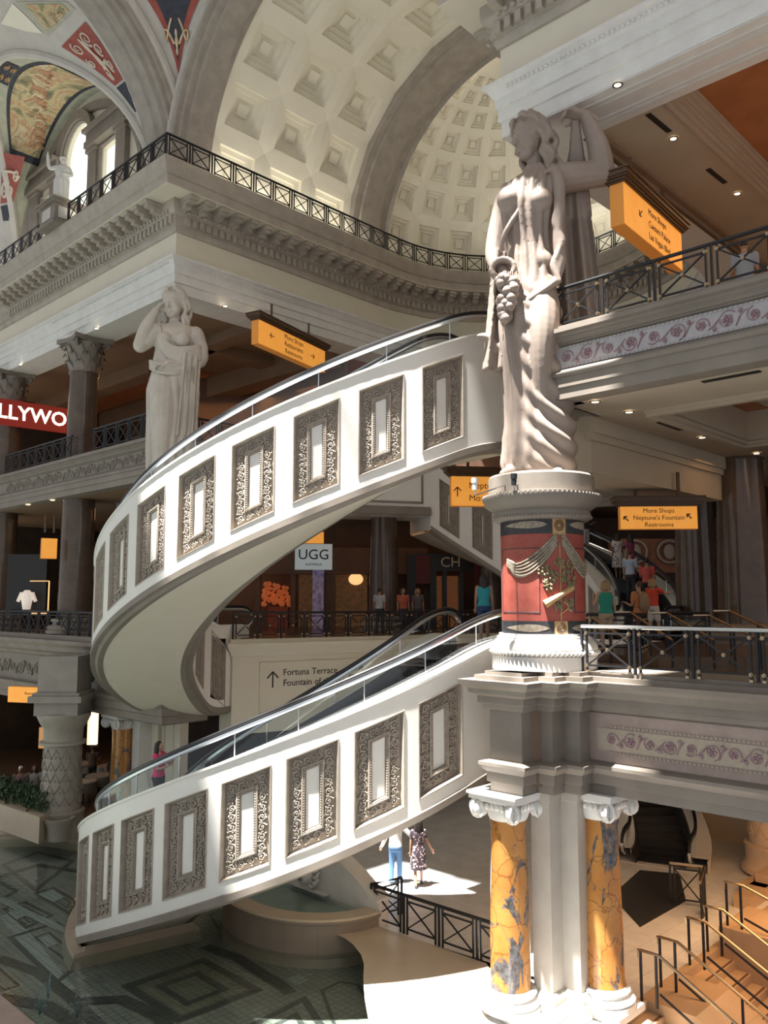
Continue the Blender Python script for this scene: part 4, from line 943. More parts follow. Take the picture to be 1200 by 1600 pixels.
# ---------- spiral escalators ----------
def softclamp(z, lo, hi, k=.35):
    f = lambda x: x if x > k else (0 if x < -k else (x+k)**2/(4*k))      # smooth max(x,0)
    return lo+f(z-lo)-f(z-hi)
def scroll_panel_meshes(R, slope, H, hw, top, ph, key):
    """meshes of one relief panel around phi=0, in axis coordinates (x right, y away, z relative to fascia top at phi=0)"""
    def S(u, v, d):   # u along the arc to the viewer's right, v downward, d outward
        phi = -u/R; r = R+d
        return Vector((-r*sin(phi), -r*cos(phi), slope*phi-v))
    fr = MB()
    def ringq(e, d): return [(-hw+e, top+e, d), (hw-e, top+e, d), (hw-e, top+ph-e, d), (-hw+e, top+ph-e, d)]
    def nest(mb, steps, cap):
        N = 6; rows = []
        for e, d in steps:
            q = ringq(e, d); row = []
            for k in range(4):
                a, b = q[k], q[(k+1) % 4]
                for i in range(N): t = i/N; row.append(S(a[0]+(b[0]-a[0])*t, a[1]+(b[1]-a[1])*t, a[2]))
            rows.append(row)
        mb.grid(rows, closed_u=True)
        if cap:
            e, d = steps[-1]; x0, x1 = -hw+e, hw-e; y0, y1 = top+e, top+ph-e
            mb.grid([[S(x0+(x1-x0)*i/4, y0+(y1-y0)*j/2, d) for i in range(5)] for j in range(3)])
    nest(fr, [(0,.0),(.0,.018),(.022,.018),(.03,-.01),(.04,-.03),(.05,-.115),(.105,-.115)], False)
    tab = MB(); bw = .30
    nest(fr, [(bw-.02,-.115),(bw-.015,-.06),(bw+.015,-.05),(bw+.03,-.075),(bw+.055,-.075),(bw+.06,-.12),(bw+.085,-.12)], False); nest(tab, [(bw+.08,-.125),(bw+.081,-.112),(bw+.086,-.112)], True)
    sc = MB(); b0, b1 = .105, bw-.02; nest(sc, [(b0-.002,-.112),(b1+.002,-.112)], False)
    mid = (b0+b1)/2; cr = (b1-b0)/2*.92
    cells = []
    nv = max(4, round((ph-2*mid)/(cr*2.25))); nh = max(2, round((2*hw-2*mid)/(cr*2.25)))
    for i in range(nv+1):
        v = top+mid+(ph-2*mid)*i/nv
        cells += [(-hw+mid, v, i), (hw-mid, v, i+1)]
    for i in range(1, nh): 
        u = -hw+mid+(2*hw-2*mid)*i/nh; cells += [(u, top+mid, i), (u, top+ph-mid, i+1)]
    for (u, v, i) in cells:
        sg = 1 if i % 2 else -1; a0 = i*1.1
        sc.tube([S(u+cr*(1-k/20)*cos(sg*k*.6+a0), v+cr*(1-k/20)*sin(sg*k*.6+a0), -.095+.012*k/14) for k in range(15)], [.021*(1.1-k/24) for k in range(15)], 5, up=(0,0,1))
        p = S(u, v, -.085); sc.ball(p, cr*.24, 6, 4)
        for q in range(5):
            a = a0+q*1.257; sc.ball(S(u+cr*.48*cos(a), v+cr*.48*sin(a), -.095), cr*.17, 5, 3)
        for q in (.8, 2.4, 4.0, 5.5):
            sc.tube([S(u+cr*.95*cos(a0+q), v+cr*.95*sin(a0+q), -.1), S(u+cr*1.25*cos(a0+q+.35), v+cr*1.25*sin(a0+q+.35), -.085), S(u+cr*1.1*cos(a0+q+.75), v+cr*1.1*sin(a0+q+.75), -.1)], [.012,.024,.006], 5)
    # beaded edge round the tablet
    x0, x1, y0, y1 = -hw+bw+.04, hw-bw-.04, top+bw+.04, top+ph-bw-.04
    per = [(x0+(x1-x0)*i/9, y0) for i in range(9)]+[(x1, y0+(y1-y0)*i/24) for i in range(24)]+[(x1-(x1-x0)*i/9, y1) for i in range(9)]+[(x0, y1-(y1-y0)*i/24) for i in range(24)]
    for u, v in per: sc.ball(S(u, v, -.068), .018, 5, 3)
    return (mesh(key+' frame', fr, MT['taupe'], 30), mesh(key+' scroll', sc, MT['taupe'], 'all'), mesh(key+' tablet', tab, MT['fascia'], False))
PANELS = {}
def spiral(label, cx, cy, R, za, zb, H, wd, zlo, zhi, ph0, ph1, rot, centres, hw, top, ph, inner_c=(), key='u', lo_ext=0, hi_ext=0, group=None, base=None):
    """helical escalator; phi grows downhill, phi=0 faces the viewer when rot=0"""
    th = thing('spiral_escalator', label, 'escalator', (cx, cy, zlo-.3), group)
    Ri = R-wd
    zt = lambda p: softclamp(za+zb*p, zlo, zhi)
    def pt(p, r, z): q = p+rot; return Vector((cx-r*sin(q), cy-r*cos(q), z))
    N = int((ph1-ph0)/R_(2)); P = [ph0+(ph1-ph0)*i/N for i in range(N+1)]
    def strip(prof): return MB().grid([[pt(p, r, zt(p)+dz) for r, dz in prof] for p in P])
    def wall(Rr, sgn, cents, hw_, name):
        m = MB(); a = hw_/Rr; brk = sorted(set([ph0, ph1]+[c+k*a for c in cents for k in (-1, 1) if ph0 < c+k*a < ph1]))
        full = []
        for x, y in zip(brk, brk[1:]):
            n = max(1, int((y-x)/R_(2.2))); full += [(x+(y-x)*i/n, x+(y-x)*(i+1)/n) for i in range(n)]
        for x, y in full:
            mid = (x+y)/2; inside = any(abs(mid-c) < a for c in cents)
            for (d0, d1) in ([(0, top), (top+ph, H)] if inside else [(0, top), (top, top+ph), (top+ph, H)]):
                m.add([pt(x, Rr, zt(x)-d0), pt(y, Rr, zt(y)-d0), pt(y, Rr, zt(y)-d1), pt(x, Rr, zt(x)-d1)], [(0,1,2,3)])
        return part(name, m, MT['fascia'], th, 25)
    wall(R, 1, centres, hw, 'outer_fascia'); wall(Ri, -1, inner_c, hw*.8, 'inner_fascia')
    part('coping', strip([(R,0),(R+.03,0),(R+.03,.05),(R-.5,.05),(R-.5,-.1)]), MT['fascia'], th, 25)
    part('coping', strip([(Ri,0),(Ri-.03,0),(Ri-.03,.05),(Ri+.5,.05),(Ri+.5,-.1)]), MT['fascia'], th, 25)
    part('edge_moulding', strip([(R,-H+.14),(R+.03,-H+.12),(R+.03,-H-.02),(R-.1,-H-.03),(R-.16,-H-.10),(R-.3,-H-.10)]), MT['greystone'], th, 25)
    part('edge_moulding', strip([(Ri,-H+.16),(Ri-.03,-H+.14),(Ri-.03,-H-.02),(Ri+.1,-H-.03),(Ri+.16,-H-.10),(Ri+.3,-H-.10)]), MT['greystone'], th, 25)
    part('soffit', strip([(R-.28,-H-.09),(Ri+.28,-H-.09)]), MT['cream'], th, True)
    for p in (ph0, ph1):
        part('end_wall', MB().add([pt(p, R, zt(p)-.34), pt(p, Ri, zt(p)-.34), pt(p, Ri, zt(p)-H), pt(p, R, zt(p)-H)], [(0,1,2,3)]), MT['fascia'], th)
    # skirts and step band
    part('skirt', strip([(R-.5,.05),(R-.56,.05),(R-.62,-.2),(R-.62,-.45)]), MT['darksteel'], th, 25)
    part('skirt', strip([(Ri+.5,.05),(Ri+.56,.05),(Ri+.62,-.2),(Ri+.62,-.45)]), MT['darksteel'], th, 25)
    st = MB(); dp = .36/(R-wd/2); p = ph0
    while p < ph1-dp:
        z = zt(p+dp*.5)-.30; zn = zt(p+dp*1.5)-.30; e = .6; n = 3
        a = [[pt(p+dp*i/n, r, z) for r in (R-e, Ri+e)] for i in range(n+1)]; st.grid(a)
        st.grid([[pt(p+dp, r, zz) for r in (R-e, Ri+e)] for zz in (z, (z+zn)/2, zn)])
        p += dp
    part('step_band', st, MT['rubber'], th)
    # balustrades
    for sd, r in ((1, R-.38), (-1, Ri+.38)):
        rail = [pt(p, r, zt(p)+.63) for p in P]
        q0 = P[0]; q1 = P[-1]; u1 = (rail[-1]-rail[-2]).normalized(); u0 = (rail[0]-rail[1]).normalized()
        end1 = [rail[-1]+u1*(.45*sin(t))+Vector((0,0,-.31+.31*cos(t))) for t in (R_(30),R_(60),R_(90),R_(120),R_(150),R_(178))]
        end0 = [rail[0]+u0*(.45*sin(t))+Vector((0,0,-.31+.31*cos(t))) for t in (R_(178),R_(150),R_(120),R_(90),R_(60),R_(30))]
        full = end0+rail+end1
        part('handrail', MB().tube(full, .045, 8, flat=1), MT['rubber'], th, True)
        part('rail_trim_sheen', MB().tube([q-Vector((0,0,.085)) for q in full], .048, 6), MT['railsheen'], th, True)  # pale trim thickened to stand for the sun's bright band on the rail
        k = 0; gs = R_(13) if sd > 0 else R_(22); p = ph0
        while p < ph1-.01:
            e = min(ph1, p+gs); rows = [[pt(p+(e-p)*i/6, r, zt(p+(e-p)*i/6)+dz) for dz in (.05, .60)] for i in range(7)]
            part('glass_pane', MB().grid(rows), MT['glass'], th, True)
            if p > ph0: part('glass_post', MB().bar(pt(p, r, zt(p)+.03), pt(p, r, zt(p)+.6), .035, .02), MT['steel'], th)
            p = e
    # relief panels
    kk = (key, 'o')
    if kk not in PANELS: PANELS[kk] = scroll_panel_meshes(R, zb, H, hw, top, ph, key)
    def put(Rk, c, meshes, flip):
        root = ROOTLOC[th.name]
        Mx = Matrix.Translation(Vector((cx, cy, zt(c)))-root) @ Matrix.Rotation(-(c+rot), 4, 'Z')
        o = link('relief_panel', meshes[0], th); o.matrix_local = Mx
        link('scroll_border', meshes[1], o); link('centre_tablet', meshes[2], o)
    for c in centres: put(R, c, PANELS[kk], False)
    if inner_c:
        ki = (key, 'i')
        if ki not in PANELS:
            PANELS[ki] = inner_meshes(Ri, zb, H, hw*.8, top, ph, key+'i')
        for c in inner_c: put(Ri, c, PANELS[ki], True)
    return th, pt, zt
def inner_meshes(Ri, slope, H, hw, top, ph, key):
    ms = scroll_panel_meshes(Ri, slope, H, hw, top, ph, key)
    for me in ms:      # mirror the relief depth so that it faces the axis
        for v in me.vertices:
            r = hypot(v.co.x, v.co.y)
            if r > 1e-6:
                k = (2*Ri-r)/r; v.co.x *= k; v.co.y *= k
        me.flip_normals()
    return ms
D = R_
UC = (-1.08, 24.19, 6.92, 4.60, -2.83, 2.6, 2.6); LCx = (-1.49, 22.53, 6.12, -2.50, -2.35, 2.6, 2.55)
up1, ptU, ztU = spiral('upper white spiral escalator sweeping up from the lettered wall to the large statue', *UC, -.78, 6.05, D(-36), D(131), 0, [D(-20+11.45*k) for k in range(13)], .495, .36, 1.86, [D(112-17*k) for k in range(4)], 'u')
lo1, ptL, ztL = spiral('lower white spiral escalator rising out of the pool to the pier', *LCx, -6.95, -.80, D(-50), D(134), 0, [D(-25.5+12.2*k) for k in range(12)], .507, .36, 1.86, [D(60)], 'l')
up2, ptU2, ztU2 = spiral('far white spiral escalator carrying people behind the red drum', 3.0, 28.0, *UC[2:], -.78, 6.05, D(-16), D(128), pi, [D(-8+11.45*k) for k in range(12)], .495, .36, 1.86, [D(-6+17*k) for k in range(7)], 'u')
lo2, ptL2, ztL2 = spiral('far dark stepped spiral escalator seen through the ground floor opening', 3.45, 26.4, *LCx[2:], -6.95, -.80, D(20), D(121), pi, [D(30+12.2*k) for k in range(8)], .507, .36, 1.86, [], 'l')
# foot of the lower flight standing in the pool
m = MB(); rows = []
for i in range(36):
    p = D(56)+(D(134)-D(56))*i/35
    ro, ri = 6.12-.02, 6.12-2.55+.02
    zt_u = max(PZ+.05, ztL(p)-2.6-.1)
    rows.append([ptL(p, ro, zt_u), ptL(p, ro, PZ+.35), ptL(p, ro+.22, PZ+.33), ptL(p, ro+.3, PZ), ptL(p, ri-.2, PZ), ptL(p, ri-.1, PZ+.33), ptL(p, ri, PZ+.35), ptL(p, ri, zt_u)])
m.grid(rows, closed_u=True); n = len(m.v); m.f += [tuple(range(8)), tuple(range(n-8, n))[::-1]]
part('landing_base', m, MT['basebrown'], lo1, 25)
# landings
struct('floor_bridge', MB().prism([ptU(D(-34),6.9,0), ptU(D(-34),4.3,0), W(15.5,3.2), W(15.5,.2)], 3.95, 5.28), MT['ceilr'], 'landing slab joining the upper escalator to the third level')
bx = [ptU2(D(-16), 4.33, 0), ptU2(D(-16), 6.9, 0)]
dv_ = (bx[0]-bx[1]).normalized(); tv = Vector((dv_.y, -dv_.x, 0))
if tv.x > 0: tv = -tv
m = MB().prism([bx[0]+tv*.0, bx[1], bx[1]+tv*6, bx[0]+tv*6], 3.35, 5.95)
bl = struct('wall_landing', m, MT['fascia'], 'white landing box at the head of the far escalator')
def boxframe(mb, o, u, L, z0, z1, nrm):
    for (a, b, c, d) in ((.3,L-.3,z1-.5,z1-.42), (.3,L-.3,z0+.42,z0+.5), (.3,.38,z0+.42,z1-.42), (L-.38,L-.3,z0+.42,z1-.42)):
        mb.hexa([o+u*x+nrm*y+Vector((0,0,z)) for z in (c, d) for x, y in ((a,-.02),(b,-.02),(b,.04),(a,.04))])
    mb.hexa([o+u*x+nrm*y+Vector((0,0,z)) for z in (z0-.02, z0+.2) for x, y in ((0,-.05),(L,-.05),(L,.12),(0,.12))])
    mb.hexa([o+u*x+nrm*y+Vector((0,0,z)) for z in (z0+.2, z0+.3) for x, y in ((0,-.05),(L,-.05),(L,.06),(0,.06))])
    return mb
part('panel_moulding', boxframe(MB(), bx[0], tv, 4.2, 3.35, 5.95, -dv_ if (-dv_).y < 0 else dv_), MT['greystone'], bl)
# black comb plate in front of the ground floor escalator
cp = struct('trim_33', MB().prism([gz(955,1400,L1), gz(1000,1449,L1), gz(1072,1408,L1), gz(1062,1366,L1), gz(1000,1360,L1)], L1, L1+.012), MT['darksteel'], 'dark steel landing plate before the escalator')

# ---------- railings ----------
RB = {}; PM = {}; ROS = []
def bay_mesh(L, h, rose, th=.032):
    k = (round(L, 2), h, rose, th)
    if k in RB: return RB[k]
    m = MB(); x0, x1 = .10, L-.10; z0, z1 = .12, h-.12
    m.bar((x0,0,z0), (x1,0,z0), th); m.bar((x0,0,z1), (x1,0,z1), th)
    for x in (x0, x1): m.bar((x,0,0), (x,0,h-.02), th*1.1)
    m.bar((x0,0,z0), (x1,0,z1), th*.85); m.bar((x0,0,z1), (x1,0,z0), th*.85)
    me = mesh('railing bay', m, MT['iron']); ro = None
    if rose:
        if not ROS: ROS.append(mesh('railing rosette', MB().tube([(0,-.032,0), (0,.032,0)], .034, 8).ball((0,-.035,0), .024, 6, 4), MT['brass'], True)); ROS.append(mesh('post foot', MB().box(-.028,-.028,0,.028,.028,.04), MT['brass']))
        ro = [(x,0,z) for x, z in ((x0,z0),(x1,z0),(x0,z1),(x1,z1),((x0+x1)/2,(z0+z1)/2))], [(x0,0,0),(x1,0,0)]
    RB[k] = (me, ro); return RB[k]
def railing(label, path, z, h=.8, bay=.95, rose=False, top='iron', group=None, post=True, lim=None):
    pts = [Vector((p[0], p[1], 0)) for p in path]; c = sum(pts, Vector())/len(pts)
    zf = z if callable(z) else (lambda p: z)
    th = thing('balcony_railing', label, 'railing', Vector((c.x, c.y, zf(c))), group); root = ROOTLOC[th.name]
    part('handrail', MB().tube([p+Vector((0,0,zf(p)+h)) for p in pts], .036 if rose else .04, 8, flat=1), MT[top], th, True)
    cum = [0]
    for a, b in zip(pts, pts[1:]): cum.append(cum[-1]+(b-a).length)
    def pos(d):
        for i in range(len(pts)-1):
            if d <= cum[i+1]+1e-6: return pts[i]+(pts[i+1]-pts[i])*((d-cum[i])/(cum[i+1]-cum[i]))
        return pts[-1]
    if len(pts) > 8: cuts = [cum[-1]*i/max(1, round(cum[-1]/bay)) for i in range(max(1, round(cum[-1]/bay))+1)]
    else:
        cuts = []
        for i in range(len(pts)-1):
            n = max(1, round((cum[i+1]-cum[i])/bay)); cuts += [cum[i]+(cum[i+1]-cum[i])*k/n for k in range(n)]
        cuts.append(cum[-1])
    for d0, d1 in zip(cuts, cuts[1:]):
        a, b = pos(d0), pos(d1)
        if lim and not lim((a+b)/2): continue
        L = (b-a).length; me, ro = bay_mesh(round(L, 2), h, rose); ang = atan2(b.y-a.y, b.x-a.x)
        o = link('railing_bay', me, th); o.location = a+Vector((0,0,zf(a)))-root; o.rotation_euler = (0, 0, ang)
        if ro:
            for q in ro[0]: link('rosette', ROS[0], o).location = q
            for q in ro[1]: link('post_foot', ROS[1], o).location = q
        if post:
            if h not in PM: PM[h] = mesh('railing post', MB().box(-.022,-.022,0,.022,.022,h), MT['iron'])
            o = link('post', PM[h], th); o.location = a+Vector((0,0,zf(a)))-root; o.rotation_euler = (0, 0, ang)
    return th
o4 = -1.12
railing('black iron railing on the cornice before the tall windows', [W(-14,o4), W(-7.4,o4)], L4, .76, .82, group=None, lim=lambda p: ST(p)[0] > -13)
railing('black iron railing on the cornice from the small statue to the corner', [W(-5.7,o4), W(-.0+1.12,o4)], L4, .76, .82)
railing('black iron railing along the cornice of the straight niche side', [W(1.12,o4), W(1.12,4.85), W(1.12,NL)], L4, .76, .82)
railing('curved black iron railing at the back of the niche cornice', arcp(NR-1.12, 30), L4, .76, .82)
railing('black iron railing on the third level balcony right of the large statue', [W(14.75,-.48), W(21,-.48)], L3, .82, 1.0, True)
railing('black iron railing on the third level balcony behind the pale statue', [W(-4.4,-.42), W(-.2,-.42), W(-.2,6)], L3, .82, .8)
railing('black iron railing on the third level balcony under the red lit letters', [W(-12.2,-.42), W(-6.1,-.42)], L3, .82, .8)
railing('black iron railing with brass rosettes and pale top on the ledge beside the red drum', [W(15.25,-.62), W(21.5,-.62)], -1.27, .82, 1.06, True, 'steel')
railing('black iron railing on the balcony of the lettered cream wall', [FW0+FWN*.0+FWD*.0, FW0+FWD*10.6], -1.17, .82, .8, True, 'iron')
railing('black iron railing on the left second level balcony', [W(-12.5,-.4), W(.8,-.4)], -1.2, .82, .85)
railing('black iron railing on the ledge above the fountain basin', [W(9.45,.75), W(9.27,-.09), W(13.3,-.03)], L1, .82, .92)
railing('short railing at the edge of the raised landing by the woman in teal', [at(918,1000,18.6), at(1000,1000,17.9), at(1010,1000,19.4)], -1.1, .82, .8, True)
railing('dark railing on the raised landing toward the brown columns', [at(1040,1000,20.5), at(1110,1000,20)], -1.1, .82, .9)
railing('small brass topped gate railing beside the ground floor escalator', [gz(1048,1398,L1+.2), gz(1102,1405,L1+.2), gz(1096,1447,L1)], L1, .95, .8, False, 'brass')
for i, (p0, p1) in enumerate((((925,965),(985,1002)), ((985,957),(1050,1000)), ((1042,958),(1115,1000)), ((1108,962),(1190,1002)), ((1140,955),(1235,1000)))):
    a = at(p0[0], p0[1], 18.3-.2*i); b = at(p1[0], p1[1], 16.6-.3*i)
    th = thing('step_handrail', ['sloping brass handrail nearest the red drum', 'sloping brass handrail next to the woman in teal', 'sloping brass handrail below the man in red', 'sloping brass handrail before the brown columns', 'sloping brass handrail at the right picture edge'][i], 'handrail', (a.x, a.y, -1.1), 'sloping handrails of the landing steps')
    e = (a-b).normalized(); part('rail', MB().tube([a+Vector((-.3,.1,0)), a, b], .026, 8), MT['brass'], th, True)
    for f in (.0, .5, 1.0):
        q = a+(b-a)*f; zb_ = -1.1 if f == 0 else -1.27; part('post', MB().bar(q, Vector((q.x, q.y, zb_)), .035), MT['iron'], th)

# ---------- drum pedestal ----------
PCX, PCY = 3.1, 16.3
dp = thing('drum_pedestal', 'round pedestal with red painted drum under the large statue', 'pedestal', (PCX, PCY, -1.27)); DC = (PCX, PCY, 0)
part('plinth', MB().lathe([(1.0,-1.28),(1.0,-1.02),(.97,-1.0)], 64, DC), MT['stonew'], dp, 30)
rope = MB().lathe([(.97,-1.0),(1.0,-.96),(1.01,-.9)], 64, DC)
for k in range(72):
    a = 2*pi*k/72; a2 = a+.12; rope.tube([(PCX+.99*cos(a), PCY+.99*sin(a), -1.0), (PCX+1.03*cos((a+a2)/2), PCY+1.03*sin((a+a2)/2), -.95), (PCX+.99*cos(a2), PCY+.99*sin(a2), -.9)], [.02,.035,.02], 6)
part('rope_moulding', rope, MT['stonew'], dp, 'all')
part('base_moulding', MB().lathe([(1.0,-.92),(1.02,-.88),(1.0,-.8),(.93,-.72),(.9,-.7),(.9,-.66),(.86,-.64),(.86,-.6),(.80,-.6)], 64, DC), MT['stonew'], dp, 30)
RD = .80
part('drum', MB().lathe([(RD,-.62),(RD,1.6)], 96, DC), MT['redpaint'], dp, True)
def cyl(u, z, d=.006): a = -pi/2-R_(10.8)+u/RD; return Vector((PCX+(RD+d)*cos(a), PCY+(RD+d)*sin(a), z))
def cgrid(u0, u1, z0, z1, d, n=20): return MB().grid([[cyl(u0+(u1-u0)*i/n, z0+(z1-z0)*j/2, d) for i in range(n+1)] for j in range(3)])
part('black_band', MB().lathe([(RD+.004,1.27),(RD+.004,1.6)], 96, DC), MT['blackpaint'], dp, True)
part('black_band', MB().lathe([(RD+.004,-.62),(RD+.004,-.36)], 96, DC), MT['blackpaint'], dp, True)
uc = .33
for z0, z1 in ((1.24,1.6), (-.62,-.36)):
    pl = MB(); pl.grid(*[[[cyl(uc-.13+.26*i/6, z0+(z1-z0)*j/2, .009) for i in range(7)] for j in range(3)]]); part('ochre_panel', pl, MT['ochre'], dp, True)
for zc in (1.44, -.49):
    for sg in (-1, 1):
        lf = MB(); lf.grid([[cyl(uc+sg*(.22+.95*i/14), zc+(.07*sin(pi*(i/14)**.7)*(j-1)), .010) for j in range(3)] for i in range(15)]); part('spindle_leaf', lf, MT['garland'], dp, True)
rl = MB()
for zc in (1.42, -.49):
    for q in range(3): rl.tube([cyl(uc+.09*(1-q*.28)*cos(k*.45), zc+.10*(1-q*.28)*sin(k*.45), .012) for k in range(15)], .008, 4)
part('rosette_drawing', rl, MT['signwood'], dp)
for sg, L in ((-1, 1.0), (1, .85)):
    gl = MB()
    for i in range(48):
        t = i/47; u = uc+sg*(.05+L*t); z = 1.16-.55*sin(min(1, t*1.12)*pi*.62)**1.0*1.0+(.10*max(0, t-.8)*5 if t > .8 else 0); w = .05+.075*sin(pi*min(1, .15+t*.9))
        for q in range(5): gl.tube([cyl(u-.02*sg, z+w*(q-2)/2*1.1, .006), cyl(u+.02*sg, z+w*(q-2)/2*1.15-.01, .022), cyl(u+.06*sg, z+w*(q-2)/2*1.3-.03, .006)], [.012,.024,.006], 5)
    part('garland', gl, MT['garland'], dp, 'all')
tr = MB(); tl_ = MB(); tr.tube([cyl(uc, z, .01) for z in (1.1,.8,.4,0,-.34)], .010, 5)
tr.tube([cyl(uc-.30, -.05+.0, .02), cyl(uc-.05, .10, .03), cyl(uc+.26, .26, .02)], [.08,.05,.05], 8); tr.tube([cyl(uc+.05+.1*sin(k*.5), -.0-.03*k, .012) for k in range(9)], .012, 5)
rd = random.Random(5)
for k in range(120):
    b = rd.choice([(-.28,.42), (.2,.48), (-.12,.30), (.1,.3), (.14,-.12), (.0,.55), (-.2,.15), (.2,.2), (-.05,-.1)]); q = b[0]+uc+rd.uniform(-.08,.08); z = .12+b[1]+rd.uniform(-.10,.10); an = atan2(b[1], b[0])+rd.uniform(-.6,.6)
    tl_.tube([cyl(q, z, .008), cyl(q+.05*cos(an), z+.06*sin(an), .016), cyl(q+.10*cos(an), z+.12*sin(an), .008)], [.010,.030,.004], 5)
part('painted_horn', tr, MT['ochre'], dp); part('painted_leaves', tl_, MT['leafpaint'], dp)
ln = MB()
for (u0, u1, z0, z1) in ((-1.0,-.06,-.2,1.0),(.64,1.3,-.2,1.0)):
    for a, b in (((u0,z0),(u1,z0)), ((u1,z0),(u1,z1)), ((u0,z0),(u0,z1)), ((u0,z1),(u1,z1))): ln.tube([cyl(a[0]+(b[0]-a[0])*i/10, a[1]+(b[1]-a[1])*i/10, .003) for i in range(11)], .008, 4)
part('painted_line', ln, MT['navy'], dp)
cap = MB().lathe([(.80,1.54),(.9,1.56),(.94,1.6),(.95,1.68),(.93,1.74),(.98,1.78),(1.08,1.86),(1.13,1.93),(1.15,1.98),(1.15,2.06),(1.03,2.08),(1.03,2.4),(1.0,2.44),(0,2.46)], 64, DC)
for k in range(80): a = 2*pi*k/80; cap.ball((PCX+.95*cos(a), PCY+.95*sin(a), 1.62), .03, 6, 4); cap.ball((PCX+1.15*cos(a), PCY+1.15*sin(a), 2.02), .024, 5, 3)
part('cap_moulding', cap, MT['greystone'], dp, 30)
for i, (px, py) in enumerate(((742,757), (803,750))):
    p = at(px, py, 15.15+.2*i); ang = atan2(p.y-PCY, p.x-PCX); a = Vector((PCX+1.03*cos(ang), PCY+1.03*sin(ang), 2.2))
    th = thing('spotlight', ['small white spotlight in front of the orange sign', 'small dark spotlight at the foot of the large statue'][i], 'spotlight', a, 'spotlights on the pedestal rim')
    elbow = Vector((p.x, p.y, p.z-.2)); part('bracket', MB().tube([a, a+(elbow-a)*.9, elbow, elbow+Vector((0,0,.1))], .014, 6), MT['steel'], th, True)
    part('lamp_head', MB().tube([p+Vector((0,0,-.1)), p+Vector((0,0,.02)), p+Vector((0,0,.03)), p+Vector((0,0,.12))], [.05,.05,.062,.062], 12), MT['stonew' if i == 0 else 'iron'], th, True)

# ---------- hanging signs ----------
def sign(label, c, x, w, h, lines, size, arrows=(), rows=None, align='CENTER', tx=0, depth=.22, stems=True, cornice=True, tilt=0):
    """orange light box below a dark cornice; c is the face centre, x runs along the face to the viewer's right"""
    x = Vector(x).normalized(); up = Vector((0,0,1)); n = x.cross(up)
    th = thing('hanging_sign', label, 'sign', c-up*h/2)
    P = lambda a, b, d: c+x*a+up*b+n*d
    def bx(mb, a0, a1, b0, b1, d0, d1): return mb.hexa([P(a0,b0,d0),P(a1,b0,d0),P(a1,b0,d1),P(a0,b0,d1),P(a0,b1,d0),P(a1,b1,d0),P(a1,b1,d1),P(a0,b1,d1)])
    part('light_box', bx(MB(), -w/2, w/2, -h/2, h/2, -depth, -.012), MT['signedge'], th)
    part('sign_face', bx(MB(), -w/2+.01, w/2-.01, -h/2+.01, h/2, -.013, 0), MT['signorange'], th)
    if cornice:
        m = MB(); e = .02
        for k, (z0, z1, o) in enumerate(((0,.04,.03),(.04,.09,.07),(.09,.13,.11),(.13,.22,.14),(.22,.25,.17))): bx(m, -w/2-o, w/2+o, h/2+z0, h/2+z1, -depth-o, o)
        part('cornice', m, MT['signwood'], th)
    if stems:
        for a in (-w*.28, w*.28): part('stem', MB().bar(P(a,h/2+.22,-depth/2), P(a,h/2+.85,-depth/2), .07), MT['signwood'], th)
    n_ = len(lines)
    for i, s in enumerate(lines): part('lettering', text_mb(s, size, P(tx, h*(.5-(i+.8)/(n_+.6)) if not rows else rows[i], .004), x, up, .002, align, 0), MT['ink'], th)
    for (a, b, ang, L) in arrows: part('arrow', arrow(MB(), P(a, b, .004), x, up, L, ang, .028), MT['ink'], th)
    return th
dirv = lambda p, q: Vector((q.x-p.x, q.y-p.y, 0))
def signpx(label, pl_, pr, D0, vdir, h, lines, size, **k):
    """left and right face edges given by their ground positions"""
    return None
# right, below the deep bulkhead
c = at(1029.5,809,20.0); sign('orange sign with three lines below the bulkhead on the right', c, (1,-.06,0), 1.84, .55, ['More Shops', "Neptune's Fountain", 'Restrooms'], .155, [(-.78,-.02,R_(135),.15), (.72,.03,R_(135),.15)], [.17,.0,-.17])
c = at(768,768,22.2); sign('orange sign half hidden behind the large statue base', c, (.99,.1,0), 2.2, .80, ["Neptune's Fountain", 'More Shops'], .24, [(-.93,-.02,R_(90),.26)], [.15,-.19], align='LEFT', tx=-.62)
a = at(976,340,15.9); b = at(1066,400,18.3); x = Vector((b.x-a.x, b.y-a.y, 0)); zc = 7.95
sign('orange sign hanging below the right upper ceiling', Vector(((a.x+b.x)/2, (a.y+b.y)/2, zc)), x, x.length, .88, ['More Shops', 'Caesars Palace', 'Las Vegas Blvd'], .20, [(-.75,.08,R_(225),.2)], [.26,.0,-.26], align='LEFT', tx=-.35, depth=.3)
a = at(404,533,27.0); b = at(508,560,30.6); x = Vector((b.x-a.x, b.y-a.y, 0))
sign('orange sign hanging below the cornice in the centre', Vector(((a.x+b.x)/2, (a.y+b.y)/2, (a.z+b.z)/2+.1)), x, x.length, .82, ['More Shops', 'Restaurants', 'Restrooms'], .24, [(-1.3,.05,pi,.24), (1.2,.0,0,.24)], [.25,0,-.25], depth=.3)
c = at(41,1086,27.4); sign('orange sign partly behind the stone beam at the left', c, (1,-.3,0), 1.45, .5, ['Restrooms', 'Food'], .12, (), [.05,-.13], tx=.2, cornice=False, stems=False)
c = at(77,857,30.6); sign('small orange sign beside the tall brown column', c, (.9,.5,0), .55, .75, [], .1, cornice=False)
c = at(487,840,32.0); sign('small orange sign mostly hidden above the pale lit shop sign', c, (1,.2,0), .95, .45, [], .1, cornice=False, stems=False)
